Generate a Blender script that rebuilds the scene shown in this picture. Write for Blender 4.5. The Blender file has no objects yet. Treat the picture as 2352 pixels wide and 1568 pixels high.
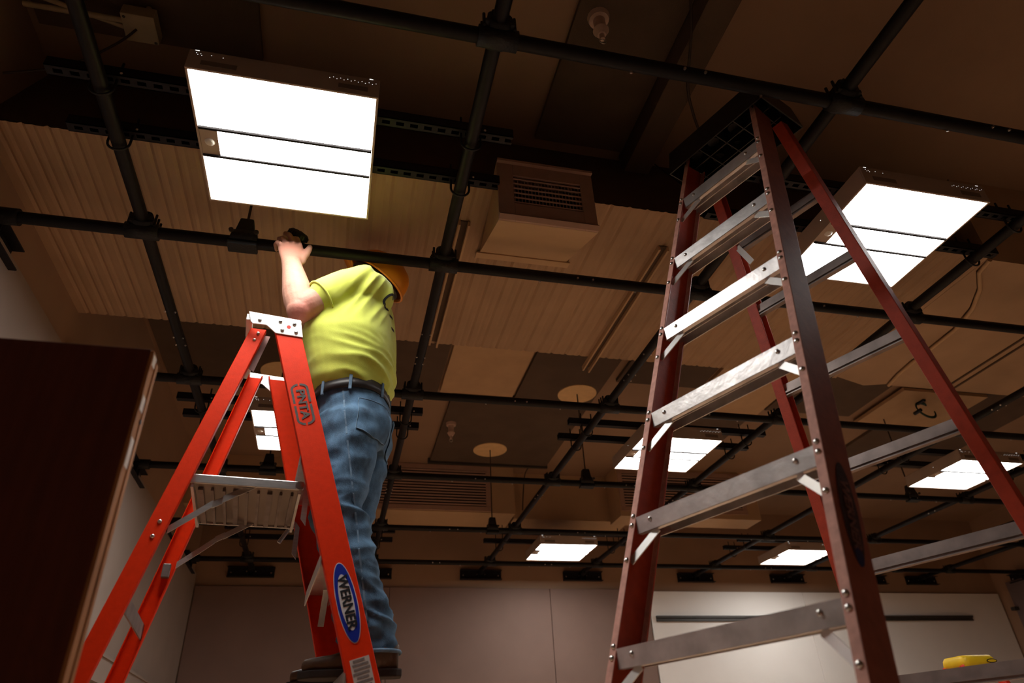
import bpy, bmesh, math, random
from math import sin, cos, pi, radians, sqrt, atan2
from mathutils import Vector as V, Matrix
from mathutils.bvhtree import BVHTree
from mathutils import noise as NZ
random.seed(7)
C = bpy.context.scene.collection
SC = bpy.context.scene
ZC = 0.85                                   # camera height above the floor

# ------------------------------------------------------------------ camera
cam_d = bpy.data.cameras.new('camera'); cam = bpy.data.objects.new('camera', cam_d); C.objects.link(cam)
cam_d.sensor_width = 36.0; cam_d.lens = 36.0 * 1569.07 / 2352; cam_d.clip_start = 0.02
yaw, pitch, roll = radians(14.9465), radians(32.3387), radians(-3.0201)
fwd = V((sin(yaw) * cos(pitch), cos(yaw) * cos(pitch), sin(pitch))); rgt = V((cos(yaw), -sin(yaw), 0)); upv = rgt.cross(fwd)
r2 = cos(roll) * rgt + sin(roll) * upv; u2 = -sin(roll) * rgt + cos(roll) * upv
cam.matrix_world = Matrix(((r2.x, u2.x, -fwd.x, 0), (r2.y, u2.y, -fwd.y, 0), (r2.z, u2.z, -fwd.z, ZC), (0, 0, 0, 1)))
SC.camera = cam
cam_d.dof.use_dof = True; cam_d.dof.focus_distance = 2.75; cam_d.dof.aperture_fstop = 2.8
# ------------------------------------------------------------------ world, exposure
w = bpy.data.worlds.new('world'); SC.world = w; w.use_nodes = True
w.node_tree.nodes['Background'].inputs[0].default_value = (0.02, 0.015, 0.012, 1); w.node_tree.nodes['Background'].inputs[1].default_value = 0.3
SC.view_settings.view_transform = 'Standard'; SC.view_settings.look = 'None'; SC.view_settings.gamma = 1; SC.view_settings.use_curve_mapping = False
SC.view_settings.exposure = 0.32
LAMP = 15.5                                 # emission of the ceiling light panels
try:
    SC.cycles.use_denoising = True; SC.cycles.max_bounces = 8; SC.cycles.diffuse_bounces = 5; SC.cycles.sample_clamp_indirect = 6.0
except Exception: pass

# ------------------------------------------------------------------ materials
def mat(name, col, rough=0.6, metal=0.0, var=0.15, scale=20.0, bump=0.0, bscale=60.0, spec=0.4, emit=0.0, stretch=None, sheen=0.0):
    m = bpy.data.materials.new(name); m.use_nodes = True; nt = m.node_tree; N = nt.nodes; L = nt.links
    b = N['Principled BSDF']; b.inputs['Roughness'].default_value = rough; b.inputs['Metallic'].default_value = metal
    b.inputs['Specular IOR Level'].default_value = spec
    if sheen: b.inputs['Sheen Weight'].default_value = sheen
    tc = N.new('ShaderNodeTexCoord'); mp = N.new('ShaderNodeMapping'); L.new(tc.outputs['Object'], mp.inputs['Vector'])
    if stretch: mp.inputs['Scale'].default_value = stretch
    no = N.new('ShaderNodeTexNoise'); no.inputs['Scale'].default_value = scale; no.inputs['Detail'].default_value = 5; L.new(mp.outputs[0], no.inputs['Vector'])
    rp = N.new('ShaderNodeValToRGB'); c = V(col)
    rp.color_ramp.elements[0].position = 0.3; rp.color_ramp.elements[1].position = 0.7
    rp.color_ramp.elements[0].color = (*(c * (1 - var)), 1); rp.color_ramp.elements[1].color = (*(c * (1 + var)), 1)
    L.new(no.outputs['Fac'], rp.inputs[0]); L.new(rp.outputs[0], b.inputs['Base Color'])
    if bump:
        n2 = N.new('ShaderNodeTexNoise'); n2.inputs['Scale'].default_value = bscale; n2.inputs['Detail'].default_value = 4; L.new(mp.outputs[0], n2.inputs['Vector'])
        bp = N.new('ShaderNodeBump'); bp.inputs['Strength'].default_value = bump; bp.inputs['Distance'].default_value = 0.01
        L.new(n2.outputs['Fac'], bp.inputs['Height']); L.new(bp.outputs[0], b.inputs['Normal'])
    if emit:
        b.inputs['Emission Color'].default_value = (1.0, 0.97, 0.93, 1); b.inputs['Emission Strength'].default_value = emit
    m['b'] = 1
    return m
M = dict(
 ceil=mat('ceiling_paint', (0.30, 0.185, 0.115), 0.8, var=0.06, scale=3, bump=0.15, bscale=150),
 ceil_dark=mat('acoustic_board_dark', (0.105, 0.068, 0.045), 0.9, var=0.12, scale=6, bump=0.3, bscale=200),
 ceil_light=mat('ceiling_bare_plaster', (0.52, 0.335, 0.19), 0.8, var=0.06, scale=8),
 deck=mat('ribbed_duct_paint', (0.40, 0.26, 0.16), 0.75, var=0.08, scale=4, bump=0.1, bscale=80),
 duct=mat('duct_paint', (0.50, 0.33, 0.19), 0.7, var=0.05, scale=5),
 wall_up=mat('upper_wall_paint', (0.34, 0.215, 0.14), 0.8, var=0.06, scale=3),
 wall_l=mat('left_wall_board', (0.30, 0.235, 0.20), 0.75, var=0.05, scale=3),
 wall_b=mat('back_wall_panel', (0.22, 0.14, 0.112), 0.75, var=0.05, scale=3),
 white=mat('whiteboard_paint', (0.84, 0.80, 0.75), 0.6, var=0.03, scale=2),
 wall_r=mat('right_wall_panel', (0.16, 0.12, 0.12), 0.7, var=0.08, scale=3),
 floor=mat('floor_carpet', (0.72, 0.46, 0.27), 0.95, var=0.15, scale=30),
 black=mat('black_pipe_paint', (0.007, 0.006, 0.007), 0.5, var=0.3, scale=40, spec=0.22),
 blackm=mat('black_cast_iron', (0.008, 0.008, 0.009), 0.55, var=0.4, scale=60, bump=0.3, bscale=120),
 strut=mat('black_strut_steel', (0.010, 0.0095, 0.014), 0.55, var=0.3, scale=40, spec=0.25),
 screw=mat('zinc_screw', (0.65, 0.62, 0.58), 0.3, metal=1.0, var=0.1),
 house=mat('fixture_housing', (0.42, 0.33, 0.27), 0.55, var=0.04, scale=10),
 knock=mat('fixture_knockout', (0.19, 0.14, 0.11), 0.6, var=0.1),
 diff=mat('light_diffuser', (0.9, 0.9, 0.9), 0.5, var=0.0, emit=LAMP),
 diffc=mat('light_diffuser_core', (0.9, 0.9, 0.9), 0.5, var=0.0, emit=LAMP * 1.25),
 gap=mat('fixture_divider', (0.012, 0.010, 0.010), 0.8, var=0.05, spec=0.1),
 leak=mat('light_leak', (0.9, 0.85, 0.8), 0.5, var=0.0, emit=1.2),
 lens=mat('sensor_lens', (0.75, 0.73, 0.66), 0.3, var=0.03),
 orange=mat('orange_fiberglass', (0.82, 0.036, 0.003), 0.5, var=0.05, scale=60, bump=0.05, bscale=300, spec=0.14),
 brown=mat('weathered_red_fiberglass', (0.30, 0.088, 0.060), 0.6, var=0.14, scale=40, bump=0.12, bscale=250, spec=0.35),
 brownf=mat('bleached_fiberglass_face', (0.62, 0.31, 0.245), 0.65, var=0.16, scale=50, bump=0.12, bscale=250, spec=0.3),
 shelf=mat('mill_aluminium_sheet', (0.24, 0.19, 0.16), 0.34, metal=1.0, var=0.2, scale=12, stretch=(1, 0.15, 1)),
 alu_d=mat('dull_aluminium', (0.25, 0.205, 0.19), 0.48, metal=0.7, var=0.2, scale=18),
 pinkm=mat('inner_rail_gusset', (0.13, 0.06, 0.05), 0.4, metal=0.4, var=0.1),
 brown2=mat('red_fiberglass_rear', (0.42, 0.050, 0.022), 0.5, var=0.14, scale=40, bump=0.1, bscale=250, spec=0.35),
 alu=mat('aluminium', (0.76, 0.75, 0.74), 0.34, metal=0.85, var=0.10, scale=25, stretch=(1, 1, 8), bump=0.05, bscale=80),
 alu_w=mat('bright_aluminium_plate', (0.84, 0.82, 0.80), 0.4, metal=0.55, var=0.04, scale=30),
 alu_o=mat('worn_aluminium', (0.66, 0.63, 0.62), 0.38, metal=0.8, var=0.18, scale=18, bump=0.08, bscale=60),
 rivet=mat('steel_rivet', (0.70, 0.68, 0.66), 0.28, metal=1.0, var=0.08),
 plastic=mat('black_plastic', (0.010, 0.009, 0.010), 0.5, var=0.3, scale=30, spec=0.4),
 wood=mat('dark_wood_panel', (0.125, 0.030, 0.017), 0.75, var=0.18, scale=6, stretch=(8, 8, 0.6)),
 woode=mat('raw_wood_edge', (0.45, 0.20, 0.075), 0.6, var=0.25, scale=10, stretch=(3, 3, 0.5)),
 paintw=mat('white_paint_chip', (0.75, 0.68, 0.62), 0.5, var=0.05),
 skin=mat('skin', (0.43, 0.225, 0.16), 0.6, var=0.12, scale=14, bump=0.12, bscale=90, spec=0.2),
 shirt=mat('lime_cotton', (0.56, 0.62, 0.085), 0.85, var=0.05, scale=25, bump=0.10, bscale=400, sheen=0.2),
 ink=mat('black_shirt_print', (0.015, 0.015, 0.015), 0.7, var=0.1),
 jeans=mat('blue_denim', (0.072, 0.145, 0.235), 0.9, var=0.5, scale=22, bump=0.25, bscale=420, stretch=(1, 1, 0.6)),
 jeans2=mat('denim_seam', (0.13, 0.21, 0.30), 0.9, var=0.3, scale=50),
 belt=mat('black_leather', (0.022, 0.018, 0.017), 0.45, var=0.2, scale=30),
 boot=mat('brown_leather_boot', (0.10, 0.060, 0.035), 0.6, var=0.25, scale=20, bump=0.2, bscale=60),
 sole=mat('rubber_sole', (0.03, 0.022, 0.018), 0.8, var=0.2),
 hat=mat('orange_hard_hat', (0.85, 0.30, 0.018), 0.38, var=0.05, scale=8),
 hair=mat('dark_hair', (0.035, 0.022, 0.015), 0.7, var=0.4, scale=60, stretch=(1, 1, 6)),
 eye=mat('eye_white', (0.8, 0.78, 0.75), 0.2, var=0.02),
 stencil=mat('grey_stencil_paint', (0.085, 0.075, 0.07), 0.7, var=0.25, scale=80),
 blue=mat('label_blue', (0.006, 0.025, 0.36), 0.45, var=0.06),
 labelw=mat('label_white', (0.72, 0.70, 0.72), 0.5, var=0.05),
 labelk=mat('label_black', (0.012, 0.012, 0.016), 0.5, var=0.1),
 dulllabel=mat('worn_label', (0.045, 0.022, 0.03), 0.6, var=0.5, scale=60),
 dullblue=mat('worn_label_blue', (0.012, 0.018, 0.10), 0.6, var=0.4, scale=60),
 dullink=mat('worn_label_ink', (0.17, 0.075, 0.075), 0.6, var=0.4, scale=70),
 paper=mat('warning_paper', (0.60, 0.53, 0.49), 0.7, var=0.05),
 print_=mat('warning_print', (0.22, 0.18, 0.17), 0.7, var=0.2, scale=200),
 yellow=mat('yellow_plastic', (0.80, 0.52, 0.015), 0.5, var=0.06),
 redrail=mat('bright_red_fiberglass', (0.75, 0.035, 0.015), 0.5, var=0.08),
 boxm=mat('pale_metal_box', (0.38, 0.30, 0.18), 0.6, var=0.06),
 sprink=mat('pale_ceramic', (0.55, 0.38, 0.30), 0.4, var=0.1, scale=40),
 disc=mat('bare_ceiling_disc', (0.80, 0.53, 0.27), 0.85, var=0.06, scale=20),
 cable=mat('dark_cable', (0.04, 0.025, 0.018), 0.6, var=0.2),
 green=mat('green_cable', (0.012, 0.05, 0.022), 0.5, var=0.2),
 grille=mat('grille_paint', (0.40, 0.25, 0.19), 0.6, var=0.05),
 blade=mat('grille_blade_paint', (0.62, 0.42, 0.32), 0.55, var=0.05),
 dark=mat('dark_interior', (0.012, 0.009, 0.008), 0.9, var=0.1),
 rail_d=mat('dark_rail', (0.05, 0.042, 0.035), 0.5, var=0.15),
)

# ------------------------------------------------------------------ mesh helpers
class MB:
    def __init__(s): s.v = []; s.f = []; s.sm = []
    def add(s, vs, fs, smooth=False):
        o = len(s.v); s.v += [V(p) for p in vs]; s.f += [[i + o for i in f] for f in fs]; s.sm += [smooth] * len(fs); return s
    def obox(s, c, ax, ay, az):            # oriented box: centre + three half-axis vectors
        c = V(c); ax, ay, az = V(ax), V(ay), V(az)
        vs = [c + i * ax + j * ay + k * az for k in (-1, 1) for j in (-1, 1) for i in (-1, 1)]
        fs = [(0, 2, 3, 1), (4, 5, 7, 6), (0, 1, 5, 4), (2, 6, 7, 3), (0, 4, 6, 2), (1, 3, 7, 5)]
        if ax.cross(ay).dot(az) < 0: fs = [f[::-1] for f in fs]
        return s.add(vs, fs)
    def box(s, x0, x1, y0, y1, z0, z1):
        return s.obox(((x0 + x1) / 2, (y0 + y1) / 2, (z0 + z1) / 2), ((x1 - x0) / 2, 0, 0), (0, (y1 - y0) / 2, 0), (0, 0, (z1 - z0) / 2))
    def cyl(s, a, b, r, n=12, r2=None, cap=True):
        a, b = V(a), V(b); t = (b - a).normalized(); u = t.orthogonal().normalized(); w_ = t.cross(u); r2 = r if r2 is None else r2
        vs = [a + r * (cos(2 * pi * i / n) * u + sin(2 * pi * i / n) * w_) for i in range(n)] + [b + r2 * (cos(2 * pi * i / n) * u + sin(2 * pi * i / n) * w_) for i in range(n)]
        s.add(vs, [(i, (i + 1) % n, n + (i + 1) % n, n + i) for i in range(n)], True)
        if cap: s.add(vs[:n], [tuple(range(n))[::-1]]); s.add(vs[n:], [tuple(range(n))])
        return s
    def path(s, pts, r, n=8):
        pts = [V(p) for p in pts]; k = len(pts); rings = []
        ref = None
        for i, p in enumerate(pts):
            t = (pts[min(i + 1, k - 1)] - pts[max(i - 1, 0)]).normalized()
            if ref is None: ref = t.orthogonal().normalized()
            ref = (ref - t * ref.dot(t)).normalized(); w_ = t.cross(ref)
            rr = r[i] if isinstance(r, (list, tuple)) else r
            rings.append([p + rr * (cos(2 * pi * j / n) * ref + sin(2 * pi * j / n) * w_) for j in range(n)])
        vs = [q for g in rings for q in g]; fs = [(i * n + j, i * n + (j + 1) % n, (i + 1) * n + (j + 1) % n, (i + 1) * n + j) for i in range(k - 1) for j in range(n)]
        s.add(vs, fs, True); s.add(rings[0], [tuple(range(n))[::-1]]); s.add(rings[-1], [tuple(range(n))]); return s
    def loft(s, secs, n=24):               # secs: (centre, u half-vector, v half-vector[, power])
        rings = []
        for sec in secs:
            c, u, v = V(sec[0]), V(sec[1]), V(sec[2]); pw = sec[3] if len(sec) > 3 else 1.0
            ring = []
            for j in range(n):
                a = 2 * pi * j / n; ca, sa = cos(a), sin(a)
                ring.append(c + u * math.copysign(abs(ca) ** pw, ca) + v * math.copysign(abs(sa) ** pw, sa))
            rings.append(ring)
        k = len(rings); vs = [q for g in rings for q in g]
        fs = [(i * n + j, i * n + (j + 1) % n, (i + 1) * n + (j + 1) % n, (i + 1) * n + j) for i in range(k - 1) for j in range(n)]
        o = len(s.v); s.add(vs, fs, True); s.f.append([o + j for j in range(n)][::-1]); s.sm.append(True); s.f.append([o + (k - 1) * n + j for j in range(n)]); s.sm.append(True)
        return s
    def prism(s, poly, ext):               # polygon (3D points) extruded by a vector
        p = [V(q) for q in poly]; e = V(ext); n = len(p)
        vs = p + [q + e for q in p]; fs = [tuple(range(n))[::-1], tuple(range(n, 2 * n))] + [(i, (i + 1) % n, n + (i + 1) % n, n + i) for i in range(n)]
        return s.add(vs, fs)
    def dome(s, c, nrm, r, h=0.5, n=10):   # rivet head
        c = V(c); t = V(nrm).normalized(); u = t.orthogonal().normalized(); w_ = t.cross(u); vs = []; 
        for k_, (rr, hh) in enumerate(((1, 0), (.86, h * .55), (.5, h * .9))):
            vs += [c + r * rr * (cos(2 * pi * i / n) * u + sin(2 * pi * i / n) * w_) + t * r * hh for i in range(n)]
        vs.append(c + t * r * h); fs = [(k_ * n + i, k_ * n + (i + 1) % n, (k_ + 1) * n + (i + 1) % n, (k_ + 1) * n + i) for k_ in range(2) for i in range(n)] + [(2 * n + i, 2 * n + (i + 1) % n, 3 * n) for i in range(n)]
        return s.add(vs, fs, True)
    def ell(s, c, u, v, w_, nu=20, nv=12):
        c, u, v, w_ = V(c), V(u), V(v), V(w_); vs = [c - w_]
        for i in range(1, nv):
            a = -pi / 2 + pi * i / nv
            vs += [c + cos(a) * (cos(2 * pi * j / nu) * u + sin(2 * pi * j / nu) * v) + sin(a) * w_ for j in range(nu)]
        vs.append(c + w_); fs = [(0, 1 + (j + 1) % nu, 1 + j) for j in range(nu)]
        for i in range(nv - 2): fs += [(1 + i * nu + j, 1 + i * nu + (j + 1) % nu, 1 + (i + 1) * nu + (j + 1) % nu, 1 + (i + 1) * nu + j) for j in range(nu)]
        e = len(vs) - 1; b0 = 1 + (nv - 2) * nu; fs += [(b0 + j, b0 + (j + 1) % nu, e) for j in range(nu)]
        return s.add(vs, fs, True)
    def mesh(s, name, fix=False):
        me = bpy.data.meshes.new(name); me.from_pydata([tuple(p) for p in s.v], [], s.f); me.polygons.foreach_set('use_smooth', s.sm); me.update()
        if fix:
            bm = bmesh.new(); bm.from_mesh(me); bmesh.ops.recalc_face_normals(bm, faces=bm.faces); bm.to_mesh(me); bm.free()
        return me
    def build(s, name, m, parent=None, bevel=0.0, fix=True):
        me = s.mesh(name, fix); o = bpy.data.objects.new(name, me); C.objects.link(o)
        for mm in (m if isinstance(m, (list, tuple)) else [m]): me.materials.append(M[mm])
        if parent: o.parent = parent; o.matrix_parent_inverse = parent.matrix_world.inverted()
        if bevel: md = o.modifiers.new('bevel', 'BEVEL'); md.width = bevel; md.segments = 2; md.limit_method = 'ANGLE'; md.angle_limit = radians(50)
        return o
def tag(o, label, cat, group=None, kind=None):
    if label: o['label'] = label
    if cat: o['category'] = cat
    if group: o['group'] = group
    if kind: o['kind'] = kind
    return o
def struct(o): o['kind'] = 'structure'; return o
def empty(name, loc, label, cat, group=None):
    o = bpy.data.objects.new(name, None); C.objects.link(o); o.location = loc; o.empty_display_size = 0.1
    o.matrix_world = Matrix.Translation(V(loc)); tag(o, label, cat, group); return o
def dup(o, loc, label=None, parent=None):      # copy of a thing with copies of its parts and sub-parts
    c = o.copy(); C.objects.link(c)
    if parent is None:
        c.location = loc
        if label: c['label'] = label
    else: c.parent = parent; c.matrix_parent_inverse = o.matrix_parent_inverse.copy()
    for ch in list(o.children): dup(ch, None, None, c)
    return c
R = lambda x, y, z: V((x, y, z + ZC))          # point given relative to eye level

# ------------------------------------------------------------------ room shell
X0, X1, Y0, Y1, H = -1.44, 8.60, -3.6, 7.75, 2.735 + ZC
fl = struct(MB().box(X0, X1, Y0, Y1, -0.1, 0).build('floor', 'floor'))
ce = struct(MB().box(X0, X1, Y0, Y1, H, H + 0.12).build('ceiling', 'ceil'))
wl = struct(MB().box(X0 - 0.1, X0, Y0, Y1, 0, H).build('wall_left', 'wall_up'))
wb = struct(MB().box(X0 - 0.1, X1 + 0.1, Y1, Y1 + 0.1, 0, H).build('wall_back', 'wall_up'))
wr = struct(MB().box(X1, X1 + 0.1, Y0, Y1, 0, H).build('wall_right', 'wall_up'))
wf = struct(MB().box(X0 - 0.1, X1 + 0.1, Y0 - 0.1, Y0, 0, H).build('wall_front', 'wall_up'))
# lower wall boards stand proud of the upper wall
for y0, y1 in ((-3.5, 1.0), (1.006, 4.3), (4.306, 7.72)):
    MB().box(X0, X0 + 0.03, y0, y1, 0.1, 1.88 + ZC).build('panel', 'wall_l', wl)
for i, (x0, x1, m, zt) in enumerate(((-1.40, 0.55, 'wall_b', 1.765), (0.556, 2.347, 'wall_b', 1.765), (2.353, 3.53, 'wall_b', 1.765), (3.545, 5.6, 'white', 1.745), (5.606, 8.57, 'white', 1.745))):
    MB().box(x0, x1, Y1 - 0.03, Y1, 0.1, zt + ZC).build('panel', m, wb, 0.003)
for y0, y1 in ((3.0, 5.3), (5.306, 7.25), (-3.5, 2.99)):
    MB().box(X1 - 0.03, X1, y0, y1 + 0.3 if y1 > 7 else y1, 0.1, 1.85 + ZC).build('panel', 'wall_r', wr)
struct(MB().box(X0 + 0.03, X0 + 0.075, 3.0, 7.70, 0.585 + ZC, 0.725 + ZC).box(X0 + 0.03, X0 + 0.085, 3.0, 7.70, 0.725 + ZC, 0.74 + ZC).build('trim_1', 'wall_l'))
tr = struct(MB().box(3.60, 8.0, Y1 - 0.06, Y1 - 0.03, 1.445 + ZC, 1.468 + ZC).box(3.60, 8.0, Y1 - 0.045, Y1 - 0.03, 1.415 + ZC, 1.445 + ZC).box(3.60, 8.0, Y1 - 0.055, Y1 - 0.03, 1.408 + ZC, 1.418 + ZC).build('trim_2', 'rail_d'))
struct(MB().box(8.50, 8.57, 7.50, 7.56, 1.50 + ZC, 1.54 + ZC).build('trim_3', 'rail_d'))
# ceiling boards: dark acoustic boards with gaps of paint between, and pale bare strips
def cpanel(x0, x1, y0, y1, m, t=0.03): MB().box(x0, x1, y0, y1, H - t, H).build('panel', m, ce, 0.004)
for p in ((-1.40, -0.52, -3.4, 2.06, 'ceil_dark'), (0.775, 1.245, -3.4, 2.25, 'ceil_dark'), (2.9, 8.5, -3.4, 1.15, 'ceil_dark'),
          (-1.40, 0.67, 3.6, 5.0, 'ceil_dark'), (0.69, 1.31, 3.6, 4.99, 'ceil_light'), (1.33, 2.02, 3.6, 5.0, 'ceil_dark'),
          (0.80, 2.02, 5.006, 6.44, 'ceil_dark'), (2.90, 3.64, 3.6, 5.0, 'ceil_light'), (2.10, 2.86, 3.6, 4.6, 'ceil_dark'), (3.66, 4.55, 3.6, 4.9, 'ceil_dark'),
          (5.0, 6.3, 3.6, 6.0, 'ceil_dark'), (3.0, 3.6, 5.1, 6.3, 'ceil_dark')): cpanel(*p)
# low beam beside the dark board above the red-brown ladder
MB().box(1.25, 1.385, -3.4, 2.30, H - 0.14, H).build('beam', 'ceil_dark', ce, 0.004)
# darker shadow-gap bar at the end of the dark board
MB().box(0.78, 2.03, 6.44, 6.47, H - 0.05, H).build('board_edge', 'rail_d', ce)
# ------------------------------------------------------------------ big ribbed duct across the room
def ribbed_duct():
    t = empty('ribbed_duct', (1.0, 2.7, 2.14 + ZC), 'wide brown ribbed sheet-metal duct crossing the room under the ceiling', 'duct')
    x0, x1 = X0, 3.12; za = 2.14 + ZC; ya, yb = 2.08, 3.36
    mb = MB(); n = int((x1 - x0) / 0.0125); prof = []
    for i in range(n + 1):
        x = x0 + (x1 - x0) * i / n; ph = (x % 0.0875) / 0.0875
        z = za + (0.007 if ph < 0.15 else (0.003 if 0.5 < ph < 0.65 else 0.0)) * (1 if 0 < i < n else 0); prof.append((x, z))
    rows = [(ya, lambda z: z), (yb, lambda z: z), (yb, lambda z: z + 0.02)]
    vs = [(x, yy, g(z)) for yy, g in rows for x, z in prof]; k = n + 1
    mb.add(vs, [(r_ * k + i, (r_ + 1) * k + i, (r_ + 1) * k + i + 1, r_ * k + i + 1) for r_ in range(2) for i in range(n)])
    mb.build('ribbed_underside', 'deck', t)
    MB().prism([(x0, ya + 0.004, za + 0.014), (x0, yb - 0.004, za + 0.014), (x0, yb - 0.004, H), (x0, 2.33, H)], (x1 - x0, 0, 0)).build('duct_body', 'ceil_dark', t)
    for x in (0.42, 1.40):                     # hanging channels under the sheet
        for dx, ln in ((-0.022, 0.0), (0.022, 0.02)):
            MB().box(x + dx - 0.005, x + dx + 0.005, ya + 0.22, yb + (0.12 if x > 1 else -0.02) + ln, za - 0.03, za).build('channel_flange', 'duct', t)
        MB().box(x - 0.022, x + 0.022, ya + 0.22, yb + (0.11 if x > 1 else -0.03), za - 0.006, za).build('channel_web', 'ceil_dark', t)
    # smooth part to the right with a bulging skirt
    sm = empty('smooth_duct', (5.5, 2.7, 2.14 + ZC), 'smooth brown duct with rounded corner beside the ribbed duct', 'duct')
    mb = MB()
    arc = [(3.16, 2.10)]
    arc += [(3.19, 2.20), (3.32, 2.33), (3.43, 2.50), (3.50, 2.71), (3.515, 2.9), (3.52, 3.1), (3.54, 3.25), (3.58, 3.40)]
    poly = [(x, y, za + 0.005) for x, y in arc] + [(X1, 3.40, za + 0.005), (X1, 2.10, za + 0.005)]
    mb.prism(poly, (0, 0, H - za - 0.006)); mb.build('duct_body', 'deck', sm)
    MB().path([(x - 0.012, y, za + 0.004) for x, y in arc], 0.012, 8).build('rolled_seam', 'duct', sm)
    MB().prism([(3.14, 2.10, za + 0.012)] + [(x - 0.03, y, za + 0.012) for x, y in arc[1:]] + [(3.4, 3.44, za + 0.012), (3.14, 3.36, za + 0.012)], (0, 0, 0.03)).build('skirt', 'deck', sm)
    for x in (4.0, 4.07): MB().box(x - 0.006, x + 0.006, 2.12, 3.39, za - 0.004, za + 0.005).build('seam', 'ceil_dark', sm)
ribbed_duct()
# supply-air box under the ribbed duct
def supply_box():
    t = empty('supply_air_box', (0.77, 2.2, 2.6), 'tan metal supply-air box with egg-crate grille under ribbed duct', 'vent')
    yf = 1.98
    fz0, fz1 = 1.868 + ZC, 2.195 + ZC; xl, xr = 0.50, 0.92; yb = 2.50; zb = 2.135 + ZC
    # bottom slopes up towards the back
    body = MB()
    pr5 = [(yf, fz0, 0), (yb, zb, 1), (2.075, zb, .18), (2.095, fz1, .22), (yf, fz1, 0)]
    body.add([(xl + .03 * k, y, z) for y, z, k in pr5] + [(xr + .045 * k, y, z) for y, z, k in pr5],
             [(0, 1, 6, 5), (1, 2, 7, 6), (2, 3, 8, 7), (3, 4, 9, 8), (0, 4, 3, 2, 1), (5, 6, 7, 8, 9)])
    body.build('box_shell', 'duct', t)
    wx0, wx1, wz0, wz1 = xl + 0.068, xr - 0.056, fz0 + 0.095, fz1 - 0.075
    fr = MB()
    fr.box(xl, wx0, yf - 0.012, yf, fz0, fz1).box(wx1, xr, yf - 0.012, yf, fz0, fz1).box(wx0, wx1, yf - 0.012, yf, fz0, wz0).box(wx0, wx1, yf - 0.012, yf, wz1, fz1)
    fr.build('face_frame', 'grille', t, 0.002)
    lip = MB().prism([(xl, yf - 0.012, fz0), (xl, yf - 0.03, fz0 + 0.012), (xl, yf - 0.012, fz0 + 0.035)], (xr - xl, 0, 0)); lip.build('bottom_lip', 'grille', t)
    MB().box(xl, xr, yf - 0.028, yf - 0.012, fz1 - 0.012, fz1).build('top_lip', 'grille', t)
    MB().box(wx0, wx1, yf + 0.05, yf + 0.055, wz0, wz1).build('grille_back', 'dark', t)
    for i in range(6):
        z = wz0 + (wz1 - wz0) * (i + 0.5) / 6; MB().box(wx0, wx1, yf - 0.006, yf - 0.001, z - 0.0026, z + 0.0026).build('blade', 'blade', t)
    for i in range(20):
        x = wx0 + (wx1 - wx0) * (i + 0.5) / 20; MB().box(x - 0.0014, x + 0.0014, yf + 0.001, yf + 0.006, wz0, wz1).build('bar', 'grille', t)
    MB().obox((0.748, yb + 0.015, zb - 0.004), (0.235, 0, 0), (0, 0.022, 0.002), (0, 0, 0.004)).build('collar', 'duct', t)
supply_box()
# bulkheads at the far end with return-air louvres
def bulkhead(name, label, x0, x1, y0, y1, z0, louv=None):
    t = empty(name, ((x0 + x1) / 2, y0, z0), label, 'duct')
    MB().box(x0, x1, y0, y1, z0, H).build('duct_body', 'duct', t)
    if louv:
        a, b, c, d = louv
        f = MB(); w_ = 0.05
        f.box(a - w_, b + w_, y0 - 0.014, y0, d, d + w_).box(a - w_, b + w_, y0 - 0.014, y0, c - w_, c).box(a - w_, a, y0 - 0.014, y0, c, d).box(b, b + w_, y0 - 0.014, y0, c, d)
        f.build('louvre_frame', 'grille', t, 0.003); MB().box(a, b, y0 - 0.002, y0 - 0.001, c, d).build('louvre_back', 'dark', t)
        n = int((d - c) / 0.028)
        for i in range(n):
            z = c + (d - c) * (i + 0.5) / n; MB().obox(((a + b) / 2, y0 - 0.009, z), ((b - a) / 2, 0, 0), (0, 0.008, -0.005), (0, 0.001, 0.0016)).build('louvre_blade', 'grille', t)
bulkhead('return_duct', 'brown duct with long louvre grille behind the worker', X0, 1.70, 6.60, 7.20, 2.24 + ZC, (-0.35, 1.40, 2.30 + ZC, 2.68 + ZC))
bulkhead('plain_duct', 'plain brown duct without grille at the far wall', 1.72, 3.0, 6.75, 7.15, 2.24 + ZC)
bulkhead('return_air_box', 'brown air box with louvre grille at the far right of the plain duct', 2.78, 4.40, 6.43, 6.74, 2.20 + ZC, (2.84, 4.20, 2.30 + ZC, 2.66 + ZC))

# ------------------------------------------------------------------ pipe grid
PR = 0.0242
YP = [-0.884, 0.333, 1.559, 2.764, 4.202, 5.456, 6.66, 7.44]
XP = [1.230, 2.347, 3.570, 4.846, 6.093, 7.230]
PZ = 1.925; ZX = PZ - 0.018 + ZC; ZY = PZ + 0.018 + ZC
ylab = ['black grid pipe closest to the left wall, running to the far wall', 'black pipe to the far wall passing right of the worker', 'black pipe to the far wall passing behind the red-brown ladder top', 'black pipe to the far wall right of the light beside red-brown ladder',
        'fifth black pipe from the left wall running to the far wall', 'sixth black pipe from the left wall running to the far wall', 'seventh black pipe from the left wall running to the far wall', 'black pipe running to the far wall closest to the right wall']
for x, lb in zip(YP, ylab):
    p = MB().cyl((x, -1.2 if x < 5 else 1.0, ZY), (x, Y1 - 0.055, ZY), PR, 16).build('grid_pipe', 'black')
    tag(p, lb, 'pipe', 'pipes running to the far wall')
xlab = ['black cross pipe passing over the red-brown ladder cap', 'black cross pipe gripped by the worker', 'black cross pipe right behind the worker at belt height', 'black cross pipe fourth from the red-brown ladder cap', 'black cross pipe second from the far wall', 'black cross pipe next to the far wall']
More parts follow.
